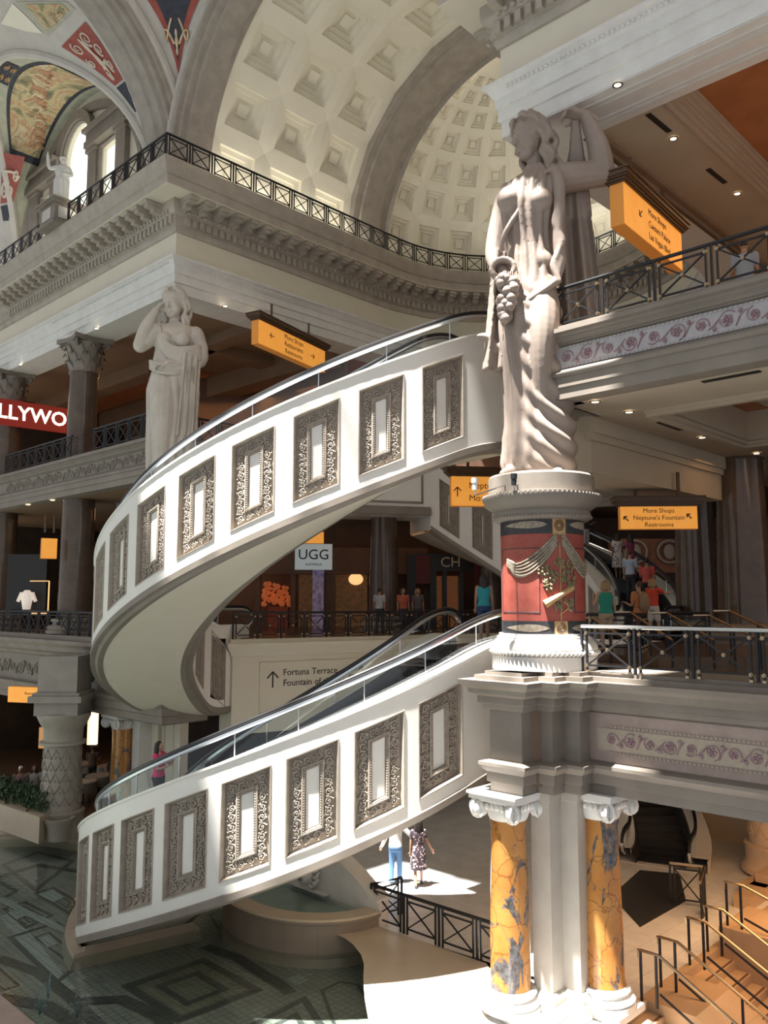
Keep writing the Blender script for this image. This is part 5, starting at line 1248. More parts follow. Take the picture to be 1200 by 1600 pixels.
# ---------- shops ----------
def shopsign(label, c, x, w, h, face, texts, lmat, name='shop_sign', depth=.12):
    x = Vector(x).normalized(); up = Vector((0,0,1)); n = x.cross(up); th = thing(name, label, 'sign', c-up*h/2)
    P = lambda a, b, d: c+x*a+up*b+n*d
    part('sign_face', MB().hexa([P(a,b,d) for b in (-h/2, h/2) for a, d in ((-w/2,-depth),(w/2,-depth),(w/2,0),(-w/2,0))]), face, th)
    for s, sz, a, b, bold in texts: part('lettering', text_mb(s, sz, P(a, b, .01), x, up, .01, 'CENTER', bold), lmat, th)
    return th
YS = 36.8
S_ = lambda px, py, D=YS: at(px, py, D)
shopsign('pale lit shop sign with three black letters in the centre', S_(490,870,36.2), (1,.08,0), 1.62, 1.12, MT['signblue'], [('UGG', .62, 0, .08, 0), ('AUSTRALIA', .14, 0, -.33, .0)], MT['ink'])
def pxbox(mb, x0, y0, x1, y1, D0, D1):
    a = at(x0, y1, D0); b = at(x1, y0, D0); return mb.box(a.x, D0, a.z, b.x, D1, b.z)
sf = thing('storefront', 'brown storefront with lit windows below the pale lit sign', 'shop front', at(520,990,YS))
part('fascia_board', pxbox(MB(), 405, 856, 668, 893, YS, YS+.5), MT['shopwood'], sf)
m = MB()
for x in (398, 453, 507, 515, 577, 663): pxbox(m, x, 890, x+9, 992, YS-.05, YS+.3)
pxbox(m, 398, 888, 668, 897, YS-.08, YS+.3); part('mullion', m, MT['shopwood'], sf)
part('back_wall', pxbox(MB(), 396, 893, 668, 992, YS+1.6, YS+1.7), MT['shopwood'], sf)
m = MB(); rd = random.Random(11)
for k in range(60):
    p = at(rd.uniform(410,452), rd.uniform(912,945), YS+rd.uniform(.6,1.2)); m.ball(p, rd.uniform(.07,.14), 8, 5)
tag(solid('glass_lantern_display', m, M('amber glass', (.6,.14,.05), .12, emit=.16, ecol=(1,.25,.07))), 'cluster of amber glass globes in the shop window', 'display', kind='stuff')
tag(solid('shop_table', pxbox(MB(), 418, 948, 450, 990, YS+.5, YS+1.0), M('red cloth', (.45,.10,.05), .7)), 'red cloth covered display under the amber globes', 'table')
m = MB()
pc = shopsign('tall violet picture panel between the shop windows', S_(497,938,YS-.2), (1,.08,0), .50, 3.0, M('violet photo print', (.13,.08,.22), .5, (.62,.56,.70), 4.5, emit=.06, ecol=(.5,.4,.7)), [], MT['ink'], 'picture_panel')
for i, (x0, x1) in enumerate(((466,500), (524,574))):
    solid('lit_display', pxbox(MB(), x0, 898, x1, 985, YS+1.45, YS+1.55), M('warm lit shelves %d' % i, (.32,.14,.06), .6, (.03,.018,.012), 5.5, emit=.035, ecol=(1,.5,.2)), ['warm lit shelves in the narrow shop window', 'warm lit shelves in the wide shop window'][i], 'shelf')
ch = thing('chandelier', 'round glowing bowl chandelier in the wide shop window', 'lamp', at(556,905,YS+.6)); part('bowl', MB().ball(at(556,905,YS+.6), .33, 16, 10, (1,1,.8)), MT['warmglow'], ch, True); part('stem', MB().bar(at(556,896,YS+.6), at(556,880,YS+.6), .04), MT['brass'], ch)
bs = thing('black_storefront', 'black storefront with two pale letters', 'shop front', at(700,990,YS-.4))
part('facade', pxbox(MB(), 636, 865, 762, 892, YS-.6, YS).add([], []), MT['black'], bs)
m = MB()
for x0, x1 in ((636,650),(672,682),(692,698),(718,724),(752,762)): pxbox(m, x0, 892, x1, 992, YS-.6, YS)
part('pilaster', m, MT['black'], bs); part('door_glow', pxbox(MB(), 682, 900, 718, 980, YS+.1, YS+.2), M('deep amber interior', (.28,.09,.03), .5, (.02,.01,.006), 5.0, emit=.07, ecol=(1,.35,.12)), bs)
part('red_panel', pxbox(MB(), 650, 868, 672, 912, YS-.65, YS-.6), M('dark red panel', (.12,.015,.012), .5), bs); part('red_panel', pxbox(MB(), 742, 868, 762, 930, YS-.66, YS-.6), M('dark red panel b', (.12,.015,.012), .5), bs)
part('lettering', text_mb('CH', .62, at(704,879,YS-.62), (1,0,0), (0,0,1), .01, 'CENTER', 0), M('pale letters', (.62,.58,.50), .5), bs)
ly = shopsign('dark red shop sign with glowing white letters behind the brown columns', at(52,650,36.5), (.74,.67,0), 5.6, 1.15, MT['redsign'], [('HOLLYWOOD', .88, 0, 0, .012)], MT['whiteglow'])
# the far mosaic picture and left shop interiors
pcx = shopsign('terracotta picture with two cream ovals behind the escalator', at(1010,868,34.5), (1,.05,0), 3.1, 1.4, M('terracotta print', (.42,.16,.09), .6, (.50,.22,.12), 4), [], MT['ink'], 'wall_picture')
m = MB()
for px in (993, 1046): 
    o = at(px, 862, 34.4); m.tube([o+Vector((.48*cos(k*.35), 0, .46*sin(k*.35))) for k in range(18)], .06, 6, closed=True); m.ball(o, .25, 10, 6, (1,.2,1.3))
part('cream_oval', m, MT['scrollwhite'], pcx, 'all')
for i, (x0, x1, mt) in enumerate(((8, 74, 'dark'), (146, 152, 'dark'))):
    solid('dark_window', pxbox(MB(), x0, 866, x1, 962, 34.0, 34.3), MT['black'], ['dark shop window with lit shirt display at the left', 'narrow dark shop window right of the brown column'][i], 'shop window')
mn = thing('shirt_display', 'glowing white shirt on display in the dark left window', 'display', at(42,952,33.7)); o = at(42,936,33.7)
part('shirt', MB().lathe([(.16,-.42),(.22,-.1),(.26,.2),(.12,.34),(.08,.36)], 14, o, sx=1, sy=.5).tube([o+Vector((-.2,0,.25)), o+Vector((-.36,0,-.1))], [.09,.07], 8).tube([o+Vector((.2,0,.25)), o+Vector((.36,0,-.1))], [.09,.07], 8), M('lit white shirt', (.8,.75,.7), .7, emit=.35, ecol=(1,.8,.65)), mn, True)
pxs = at(65,935,33.85); tag(solid('display_light', MB().bar(pxs+Vector((-.5,0,-.6)), pxs+Vector((.28,0,-.6)), .04).bar(pxs+Vector((.28,0,-.6)), pxs+Vector((.28,0,.7)), .04).bar(pxs+Vector((-.5,0,.7)), pxs+Vector((.28,0,.7)), .03), MT['warmglow']), 'thin glowing light outline beside the lit shirt', 'light')
wl = thing('wall_lantern', 'tall glowing wall lantern in the dark left arcade', 'lamp', at(145,1145,33)); part('lamp_glass', MB().box(-.13,-.1,-.85,.13,.1,.85,Matrix.Translation(at(147,1128,33))), M('lantern glow', (1,.7,.4), .5, emit=4.0, ecol=(1,.62,.30)), wl); part('lamp_glass', MB().box(-.04,-.1,-.85,.04,.1,.85,Matrix.Translation(at(140,1128,33))), M('lantern glow thin', (1,.6,.3), .5, emit=2.5, ecol=(1,.55,.25)), wl); part('bracket', MB().box(-.2,.1,-.95,.2,.2,.95,Matrix.Translation(at(145,1128,33))), MT['iron'], wl)
tag(solid('niche_glow', MB().box(-.17,0,-.42,.17,.1,.42,Matrix.Translation(at(67,1153,35))), MT['warmglow2']), 'warm lit arched niche far back in the left arcade', 'window')  # the niche's warm light is given to this box as emission
# planter with dark hedge at the left
pq = [gz(-20,1250,-6.6), gz(62,1277,-6.6), gz(62,1272,-6.6)+Vector((.3,1.2,0)), gz(-20,1250,-6.6)+Vector((0,1.4,0))]
struct('trim_34', MB().prism(pq, L1-.1, -6.6), MT['beige'], 'low beige planter wall at the left')
m = MB(); rd = random.Random(8)
for k in range(700):
    f, q = rd.random(), rd.random(); a0 = pq[0]+(pq[1]-pq[0])*f+Vector((0,.15+1.0*q,0)); p = Vector((a0.x, a0.y, -6.62+rd.uniform(0,.55))); a = rd.uniform(0, 6.3)
    m.add([p, p+Vector((.12*cos(a), .12*sin(a), .04)), p+Vector((.08*cos(a+.9), .08*sin(a+.9), .15)), p+Vector((0,0,.12))], [(0,1,2,3)])
tag(solid('hedge', m, MT['leaf']), 'dark hedge in the beige planter before the seated pair', 'hedge', kind='stuff')
# restaurant tables in the gloom
rd = random.Random(21); spots = [(98,1190,30.6), (130,1200,31.9), (156,1192,33.0), (172,1178,34.8), (132,1178,35.4)]
for i, (px, py, D0) in enumerate(spots):
    p = at(px, py, D0); z = L1-.1; th = thing('restaurant_table', ['white clothed table nearest the scale carved column', 'white clothed table in the middle of the dark dining area', 'white clothed table before the lone golden column', 'white clothed table behind the lone golden column', 'white clothed table farthest back under the wall lantern'][i], 'table', (p.x, p.y, z), 'restaurant tables in the left arcade')
    part('tabletop', MB().lathe([(0,z+.76),(.5,z+.76),(.52,z+.74),(.52,z+.4)], 18, (p.x, p.y, 0)), MT['cloth_w'], th, 30); part('leg', MB().bar((p.x,p.y,z), (p.x,p.y,z+.74), .1), MT['iron'], th)
    for k in range(2):
        a = k*2.6+i; q = (p.x+.25*cos(a), p.y+.25*sin(a)); tag(solid('wine_glass', MB().lathe([(.035,z+.762),(.008,z+.775),(.008,z+.86),(.04,z+.92),(.034,z+1.0)], 10, (q[0], q[1], 0)), MT['glass'], smooth=True), 'small wine glass on a white clothed table in the dark arcade', 'glass', 'wine glasses on the arcade tables')
# ---------- sculpted figures ----------
def catmull(keys, t):
    """keys: sorted list of (t, tuple); smooth interpolation"""
    n = len(keys)
    if t <= keys[0][0]: return keys[0][1]
    if t >= keys[-1][0]: return keys[-1][1]
    for i in range(n-1):
        if keys[i][0] <= t <= keys[i+1][0]: break
    p1, p2 = keys[i][1], keys[i+1][1]; p0 = keys[max(0, i-1)][1]; p3 = keys[min(n-1, i+2)][1]
    f = (t-keys[i][0])/(keys[i+1][0]-keys[i][0]); f2 = f*f; f3 = f2*f
    return tuple(.5*((2*b)+(-a+c)*f+(2*a-5*b+4*c-d)*f2+(-a+3*b-3*c+d)*f3) for a, b, c, d in zip(p0, p1, p2, p3))
def loft(mb, secs, n=72, m=90, fold=None, caps=True, pw=2.2):
    """secs: (z, cx, cy, rx, ry)"""
    keys = sorted((s[0], s[1:]) for s in secs); z0, z1 = keys[0][0], keys[-1][0]; rows = []
    for j in range(m+1):
        z = z0+(z1-z0)*j/m; cx, cy, rx, ry = catmull(keys, z); row = []
        for i in range(n):
            a = 2*pi*i/n; ca, sa = cos(a), sin(a)
            k = (abs(ca)**pw+abs(sa)**pw)**(-1/pw); d = fold(a, z, ca) if fold else 0
            row.append((cx+(rx*k+d)*ca, cy+(ry*k+d)*sa, z))
        rows.append(row)
    b = len(mb.v); mb.grid(rows, closed_u=True)
    if caps: mb.f.append(tuple(b+i for i in range(n))[::-1]); mb.f.append(tuple(b+m*n+i for i in range(n)))
    return mb
def limb(mb, pts, rad, n=14, sub=6):
    """smooth tapering limb through joints with round ends"""
    ks = [(i, tuple(p)+(r,)) for i, (p, r) in enumerate(zip(pts, rad))]; P = []; Rr = []
    for q in range((len(pts)-1)*sub+1):
        v = catmull(ks, q/sub); P.append(v[:3]); Rr.append(max(.002, v[3]))
    mb.tube(P, Rr, n); mb.ball(P[0], Rr[0]*.98, 12, 8); mb.ball(P[-1], Rr[-1]*.98, 12, 8); return mb
def head(mb, c, h, yaw, pitch=0, roll=0):
    """head of height h, c = base of the chin-neck axis; face towards -y before yaw"""
    X = Matrix.Translation(Vector(c)) @ Matrix.Rotation(yaw, 4, 'Z') @ Matrix.Rotation(pitch, 4, 'X') @ Matrix.Rotation(roll, 4, 'Y') @ Matrix.Scale(h, 4)
    t = MB(); t.ball((0,.03,.63), .36, 24, 16, (.84,1.03,1.02)); t.ball((0,-.10,.44), .27, 20, 14, (.92,.98,1.15)); t.ball((0,-.17,.20), .15, 16, 10, (1.12,1,.85))
    t.ball((.13,-.18,.34), .13, 12, 8); t.ball((-.13,-.18,.34), .13, 12, 8)
    limb(t, [(0,-.33,.60),(0,-.37,.50),(0,-.435,.385)], [.035,.04,.058], 10); t.ball((.045,-.38,.375), .034, 8, 6); t.ball((-.045,-.38,.375), .034, 8, 6)
    limb(t, [(-.20,-.25,.575),(-.1,-.325,.60),(0,-.335,.585),(.1,-.325,.60),(.20,-.25,.575)], [.03,.04,.035,.04,.03], 8, 4)
    for sx in (-1, 1): t.ball((.11*sx,-.30,.515), .052, 10, 8); t.ball((.305*sx,.0,.46), .075, 10, 8, (.4,.8,1.3)); limb(t, [(.05*sx,-.335,.50),(.11*sx,-.35,.535),(.17*sx,-.30,.50)], [.012,.018,.012], 6, 3)
    limb(t, [(-.085,-.31,.265),(0,-.36,.28),(.085,-.31,.265)], [.016,.032,.016], 8, 4); limb(t, [(-.075,-.305,.235),(0,-.355,.225),(.075,-.305,.235)], [.016,.036,.016], 8, 4)
    mb.add([X @ Vector(v) for v in t.v], t.f); return X
def hand(mb, w, d, pn, L, curl=.5, thumb=1, n=7):
    """hand from wrist w: d towards the fingers, pn palm normal, curl 0..1"""
    d = Vector(d).normalized(); pn = Vector(pn); pn = (pn-d*pn.dot(d)).normalized(); s = d.cross(pn); w = Vector(w)
    for k in range(4):
        a = w+s*L*(-.14+.095*k)*.9; limb(mb, [w+s*L*(-.07+.047*k), a+d*L*.45], [L*.105, L*.1], n, 3)
    for k, ln in enumerate((.40, .48, .50, .44)):
        b = w+s*L*(-.17+.112*k)+d*L*.46; pts = [b]; ang = curl*.5
        for q in (.45, .32, .26):
            pts.append(pts[-1]+(d*cos(ang)+pn*sin(ang))*L*ln*q); ang += curl*.75
        limb(mb, pts, [L*.055,L*.052,L*.046,L*.036], n, 3)
    b = w+s*thumb*L*.13+d*L*.10; limb(mb, [b, b+(s*thumb*.6+d*.6+pn*.3)*L*.24, b+(s*thumb*.6+d*1.0+pn*.55)*L*.40], [L*.075,L*.065,L*.045], n, 3)
def ripple(x, p=1.6): return (abs(sin(x)))**p

# --- large caryatid ---
RZ1 = -atan2(PCX, PCY)
def SP(px, py, y=0.0):
    """statue frame: x right, y away, z up from the pedestal top, for the big statue"""
    p = at(px, py, PCY); return Vector(((p.x-PCX)/cos(RZ1)*1.0, y, p.z-2.46))
def sec(P, py, xl, xr, ry, cy=0.0): a = P(xl, py); b = P(xr, py); return ((a.z+b.z)/2, (a.x+b.x)/2, cy, (b.x-a.x)/2, ry)
def statue(name, label, group, loc, rz, P, mat, secs, foldf, limbs, heads, hands, extra, hairf, drapes, voxel):
    th = thing(name, label, 'statue', loc, group, rz); ROOTLOC[th.name] = Vector((0,0,0))
    b = MB(); loft(b, [sec(P, *s) for s in secs], 96, 160, foldf)
    for pts, rad in limbs: limb(b, pts, rad)
    for a in hands: hand(b, *a)
    X = head(b, *heads)
    for c, r, sc in extra: b.ball(c, r, 20, 14, sc)
    o = link('body', remesh('statue body', b, mat, voxel*.9, 2, fac=.4), th)
    h = MB(); hairf(h, X); link('hair', remesh('statue hair', h, mat, voxel*.9, 1), th)
    for nm, fn in drapes:
        m = MB(); fn(m); link(nm, remesh('statue '+nm, m, mat, voxel, 2), th)
    return th
def wavy_hair(mb, X, falls, seed=1, bun=True, s0=0):
    rd = random.Random(seed)
    mb.ball(X @ Vector((0,.07,.68)), .36*X.to_scale().x, 20, 14)
    hs = X.to_scale().x
    for sd in (-1, 1):
        for k in range(9):
            f = k/8; pts = []
            for q in range(9):
                t = q/8; a = -1.25+2.3*t
                pts.append(X @ Vector((sd*(.02+.36*sin(min(1.57, .25+1.5*t))*(1-.1*f)+.03*sin(q*1.9+k)), -.34*cos(t*1.9)*(1-f*.55)+.10*f+.05, .93-.05*f-.46*t**1.6+.16*f*(1-t)+.02*sin(q*2.3+k*2))))
            limb(mb, pts, [.05*hs]*9, 7, 2)
    for (sd, y0, L) in falls:
        for k in range(5):
            pts = [X @ Vector((sd*(.30+.05*sin(k*1.7))+.05*sin(q*1.5+k), y0+.07*k-.05*cos(q*1.4+k*2), .55-L*q/8)) for q in range(9)]; limb(mb, pts, [.065*hs]*7+[.05*hs,.03*hs], 7, 2)
    if bun: mb.ball(X @ Vector((0,.42,.55)), .22*hs, 14, 10)
secs1 = [(741,797,897,.50,.0),(725,793,896,.52,.0),(700,796,894,.52,-.02),(660,796,890,.52,-.02),(620,793,886,.52,-.03),(580,790,880,.54,-.04),(545,788,874,.56,-.06),(510,786,872,.56,-.05),(480,785,872,.56,-.02),(455,787,872,.55,.0),(430,792,868,.52,.03),(400,795,862,.47,.03),(375,793,860,.45,.0),(350,789,864,.47,-.03),(325,788,870,.48,-.05),(300,793,874,.45,.0),(285,800,874,.36,.04),(272,818,866,.28,.06),(262,822,854,.24,.05)]
def fold1(a, z, ca):
    d = 0
    if z < 3.9:      # sweeping folds of the skirt
        k = min(1, (3.9-z)/.8)*min(1, .35+z/1.2); diag = z*7.2+ca*4.6-1.2*ca*ca+.7*sin(z*1.7)
        right = max(0, min(1, (ca+.6)*1.2))
        d += .105*k*right*ripple(diag, 1.5)+.11*(1-right)*k*ripple(a*8+z*.5+.4*sin(z*2.3), 1.2)
    if z < 1.2: d += .10*(1.2-z)/1.2*ripple(a*9+z*.8, 1.2)*(1-max(0, min(1, (ca+.6)*1.2)))
    if z > 3.6: d += .085*min(1, (z-3.6)/.8)*max(0, 1-max(0, z-6.1))*ripple(a*9+sin(z*1.1)*1.4, .8)
    return d
SL = SP(873, 283); EL = SP(936, 277, .12); WR = SP(911, 196, -.14)
SRr = SP(796, 300, .05); ER = SP(776, 392, -.02); WRr = SP(792, 440, -.42)
def hair1(mb, X): wavy_hair(mb, X, [(-1,-.02,.75),(1,.0,.85)], 2)
def shawl1(mb):
    rows = []; F_ = []
    for j in range(25):
        t = j/24; py = 262+t*240
        xl = 862+4*t; xr = 905+37*t**.7 if t > .08 else 900
        f = []; bk = []
        for i in range(31):
            u = i/30; w = .12*sin(u*pi*5+.6*sin(t*3))*(.4+t); q = SP(xl+(xr-xl)*u, py, .42+w-.15*u); f.append(q); bk.append(q+Vector((0,.16,0)))
        rows.append(f+bk[::-1])
    b = len(mb.v); mb.grid(rows, closed_u=True); n = 62; mb.f.append(tuple(b+i for i in range(n))[::-1]); mb.f.append(tuple(b+24*n+i for i in range(n)))
    # the part held up by the raised hand
    for k in range(4): limb(mb, [SP(893+2*k,200,-.1), SP(892+4*k,235,.14), SP(888+7*k,270,.34), SP(888+9*k,330,.42)], [.05,.07,.10,.11], 8, 4)
    # front edge falling from the shoulder in zigzag
    limb(mb, [SP(862,272,-.2), SP(870,300,-.42), SP(872,340,-.46), SP(870,390,-.47), SP(873,425,-.46), SP(868,455,-.50)], [.09,.13,.12,.11,.12,.07], 10, 5)
    for k in range(2): limb(mb, [SP(866+5*k,300,-.40), SP(875-4*k,330+8*k,-.50), SP(864+4*k,365,-.50), SP(876-3*k,398+6*k,-.52), SP(862+4*k,432,-.54), SP(872,458,-.56)], [.05,.07,.06,.08,.06,.05], 8, 6)
    limb(mb, [SP(868,455,-.5), SP(850,470,-.58), SP(825,486,-.58), SP(805,500,-.5)], [.10,.08,.07,.05], 8, 5)
    limb(mb, [SP(862,272,-.2), SP(840,300,-.45), SP(812,345,-.5), SP(790,380,-.45), SP(786,400,-.4)], [.06,.06,.065,.06,.05], 8, 5)
def sleeve1(mb):
    # cloth hanging from the lowered arm
    rows = []
    for j in range(15):
        t = j/14; py = 395+t*185; xl = 772-16*t; xr = 792-4*t; f = []; bk = []
        for i in range(13):
            u = i/12; q = SP(xl+(xr-xl)*u, py, -.30+.10*sin(u*pi*3+t*2)); f.append(q); bk.append(q+Vector((.02,.22,0)))
        rows.append(f+bk[::-1])
    b = len(mb.v); mb.grid(rows, closed_u=True); mb.f.append(tuple(b+i for i in range(26))[::-1]); mb.f.append(tuple(b+14*26+i for i in range(26)))
    limb(mb, [SP(776,545,-.2), SP(765,530,-.3), SP(752,527,-.3)], [.12,.09,.05], 8, 4)
    c = SP(789,432,-.45)
    mb.tube([c+Vector((.22*cos(k*.4),-.04*sin(k*.8),.20*sin(k*.4))) for k in range(16)], .075, 8, closed=True)
    for k in range(16): mb.ball(c+Vector((.22*cos(k*.4),-.08,.20*sin(k*.4))), .07, 6, 5)
legs1 = [([SP(842,455,-.12), SP(846,520,-.42), SP(845,575,-.52), SP(848,660,-.36), SP(852,735,-.3)], [.42,.36,.24,.18,.16]), ([SP(812,470,-.1), SP(812,570,-.2), SP(816,735,-.3)], [.32,.26,.2])]
st1 = statue('caryatid_statue', 'large caryatid statue with raised arm holding grapes on the red drum pedestal', 'caryatid statues under the cornice', (PCX, PCY, 2.46), RZ1, SP, MT['statue'], secs1, fold1,
    [([SL, SP(905,280,.05), EL], [.32,.29,.26]), ([EL, SP(930,238,.02), WR], [.27,.22,.13]), ([SRr, ER, WRr], [.27,.22,.14]),
     ([SP(838,270,.04), SP(838,245,.03)], [.20,.20]), ([SP(800,742,-.4), SP(790,746,-.62)], [.14,.08]), ([SP(868,742,-.35), SP(872,746,-.55)], [.14,.08])]+legs1,
    (SP(836,258,.0)-Vector((0,0,.0)), 1.06, -R_(52), R_(6), R_(-3)),
    [(WR, (-.85,-.35,.12), (-.25,-.3,-.9), .66, .75, -1), (WRr, (.3,-.5,-.4), (.3,.5,-.4), .5, .8, -1)],
    [(SP(800,322,-.36), .28, (1,.9,1)), (SP(843,330,-.40), .28, (1,.9,1)), (SP(840,420,-.20), .40, (1,.8,.9)), (SP(832,372,-.2), .34, (1,.7,1.1)), (SP(854,290,.0), .24, (1,1,.8)), (SP(812,290,.05), .22, (1,1,.8))],
    hair1, [('shawl', shawl1), ('sleeve_drape', sleeve1)], .026)
gm = MB(); rd = random.Random(4)
for k in range(46):
    t = k/45; py = 452+62*t; w = 13*(1-t**1.5)+2; gm.ball(SP(797+rd.uniform(-w,w)-4*t, py, -.66+rd.uniform(-.10,.08)), .105, 10, 8)
o = link('grape_bunch', mesh('grapes', gm, MT['statue'], 'all'), st1)
gm = MB()
for k in range(5):
    c = SP(797+3*(k-2), 446, -.62); gm.grid([[c+Vector(((i-2)*.05+(k-2)*.04, -.05*abs(i-2), -.25*j/3+.03*abs(i-2))) for i in range(5)] for j in range(4)])
link('vine_leaf', mesh('vine leaves', gm, MT['statue'], 'all'), st1)

# --- pale caryatid of the far corner ---
QX, QY = W(.05, -.1).x, W(.05, -.1).y
RZ2 = -atan2(QX, QY)
def QP(px, py, y=0.0):
    p = at(px, py, QY); return Vector(((p.x-QX)/cos(RZ2), y, p.z-2.46))
secs2 = [(742,236,302,.50,0),(720,236,298,.5,0),(690,236,296,.5,0),(650,237,300,.5,0),(620,237,303,.52,-.03),(590,238,305,.54,-.03),(572,240,304,.52,0),(558,242,300,.46,.02),(545,244,297,.42,0),(530,243,300,.44,-.02),(518,246,302,.42,0),(511,252,300,.34,.03),(504,264,287,.24,.05)]
def fold2(a, z, ca):
    d = 0
    if z < 4.9: d += .14*min(1, (4.9-z)/.6)*ripple(a*8+.7*sin(z*1.3)+z*.35, .8)
    return d
SL2 = QP(250, 519); EL2 = QP(223, 545, -.1); WR2 = QP(245, 492, -.25); SR2 = QP(303, 521); ER2 = QP(309, 560, .05); WQ2 = QP(262, 576, -.6)
def hair2(mb, X): wavy_hair(mb, X, [(-1,.0,.7),(1,.02,.95)], 5)
def drape2(mb):
    for k, (a, b, c) in enumerate(((0,-2,0),(2,3,-.06),(-1,8,-.02),(3,12,-.05),(1,17,.02))):
        limb(mb, [QP(249+a,505+b,-.1), QP(254+a,535+b,-.48), QP(270,552+b,-.56), QP(290,551+b,-.52), QP(309,543+b,-.2), QP(306,535+b,.3)], [.06,.065,.07,.07,.075,.06], 9, 5)
    rows = []
    for j in range(21):
        t = j/20; py = 558+t*128; xl = 282-14*t; xr = 311-6*t; f = []; bk = []
        for i in range(25):
            u = i/24; q = QP(xl+(xr-xl)*u, py, -.66+.13*sin(u*pi*7)+.35*u); f.append(q); bk.append(q+Vector((0,.24,0)))
        rows.append(f+bk[::-1])
    b = len(mb.v); mb.grid(rows, closed_u=True); mb.f.append(tuple(b+i for i in range(50))[::-1]); mb.f.append(tuple(b+20*50+i for i in range(50)))
    for k in range(4): limb(mb, [QP(237,570+4*k,-.3), QP(253,577+4*k+2*(k%2),-.60-.04*(k%2)), QP(274,578+4*k,-.64+.04*(k%2)), QP(300,565+3*k,-.4)], [.05,.06,.065,.05], 8, 5)
st2 = statue('caryatid_statue', 'pale caryatid statue touching her hair under the far cornice corner', 'caryatid statues under the cornice', (QX, QY, 2.46), RZ2, QP, MT['statue2'], secs2, fold2,
    [([SL2, QP(236,533,-.05), EL2], [.30,.27,.23]), ([EL2, QP(231,518,-.2), WR2], [.24,.20,.12]), ([SR2, ER2, WQ2], [.30,.25,.15]), ([QP(273,510,.04), QP(273,495,.03)], [.21,.20]),
     ([QP(258,595,-.15), QP(255,650,-.45), QP(254,742,-.3)], [.46,.38,.25])],
    (QP(272,503,.0), 1.10, -R_(30), R_(4), R_(4)),
    [(WR2, (.4,.2,.6), (.6,-.2,-.3), .55, .7, 1), (WQ2, (-.7,-.1,-.1), (0,.4,-.6), .55, .8, 1)],
    [(QP(258,537,-.36), .26, (1,.9,1)), (QP(282,535,-.38), .27, (1,.9,1)), (QP(268,575,-.25), .42, (1,.7,.8)), (QP(254,516,.05), .22, (1,1,.8)), (QP(296,516,.05), .24, (1,1,.8))],
    hair2, [('drape', drape2)], .030)
pd = thing('statue_plinth', 'round stone plinth below the pale caryatid statue', 'pedestal', (QX, QY, L2))
part('shaft', MB().lathe([(1.1,L2),(1.1,L2+.4),(.95,L2+.5),(.95,1.8),(1.1,1.9),(1.15,2.1),(1.05,2.2),(1.05,2.46),(0,2.46)], 40, (QX, QY, 0)), MT['greystone'], pd, 30)
# --- small white statue on the cornice ---
sp = W(-6.55, -1.05); pd = thing('cornice_pedestal', 'panelled stone pedestal on the cornice below the small white statue', 'pedestal', sp+Vector((0,0,L4)))
m = MB()
def pbox(mb, hw, z0, z1, ins=0): return mb.bst(-6.55-hw, -1.05-hw*.8, z0, -6.55+hw, -1.05+hw*.8, z1)
pbox(m, .72, L4, L4+.1); pbox(m, .62, L4+.1, L4+.82); pbox(m, .74, L4+.82, L4+.9); pbox(m, .80, L4+.9, L4+.98); part('block', m, MT['greystone'], pd)
m = MB(); m.bst(-6.9,-1.58,L4+.24,-6.2,-1.54,L4+.68); m.bst(-5.95,-1.4,L4+.24,-5.90,-.7,L4+.68); part('panel', m, MT['band'], pd)
t3 = thing('small_statue', 'small white statue of a draped man with one arm raised before the arched window', 'statue', sp+Vector((0,0,L4+.98)), None, RZ2+R_(-5)); ROOTLOC[t3.name] = Vector((0,0,0))
b = MB(); loft(b, [(0,0,0,.26,.22),(.3,0,0,.25,.2),(.7,.0,0,.26,.2),(1.0,.01,0,.27,.2),(1.2,.02,0,.24,.17),(1.4,.03,0,.27,.18),(1.58,.03,0,.25,.15),(1.66,.03,0,.11,.1)], 48, 60, lambda a, z, ca: .03*ripple(a*6+z*2)*(1 if z < 1.05 else 0))
limb(b, [(-.2,0,1.55),(-.45,-.05,1.5),(-.52,-.1,1.95)], [.085,.07,.05]); hand(b, (-.52,-.1,1.95), (0,0,1), (1,0,0), .2, .3, 1, 5); limb(b, [(.26,0,1.52),(.36,-.05,1.25),(.12,-.25,1.2)], [.085,.07,.05]); hand(b, (.12,-.25,1.2), (-1,-.1,0), (0,.5,-1), .18, .6, 1, 5)
head(b, (.03,.0,1.66), .32, R_(20)); limb(b, [(.03,.02,1.6),(.03,.0,1.75)], [.09,.09])
link('body', remesh('small statue body', b, MT['stonew'], .016, 2), t3)
h = MB(); h.ball((.03,.05,1.90), .145, 12, 8); 
for k in range(9): h.ball((.03+.12*cos(k*.7), .03+.12*sin(k*.7), 1.93), .05, 6, 4)
link('hair', remesh('small statue hair', h, MT['stonew'], .016, 1), t3)

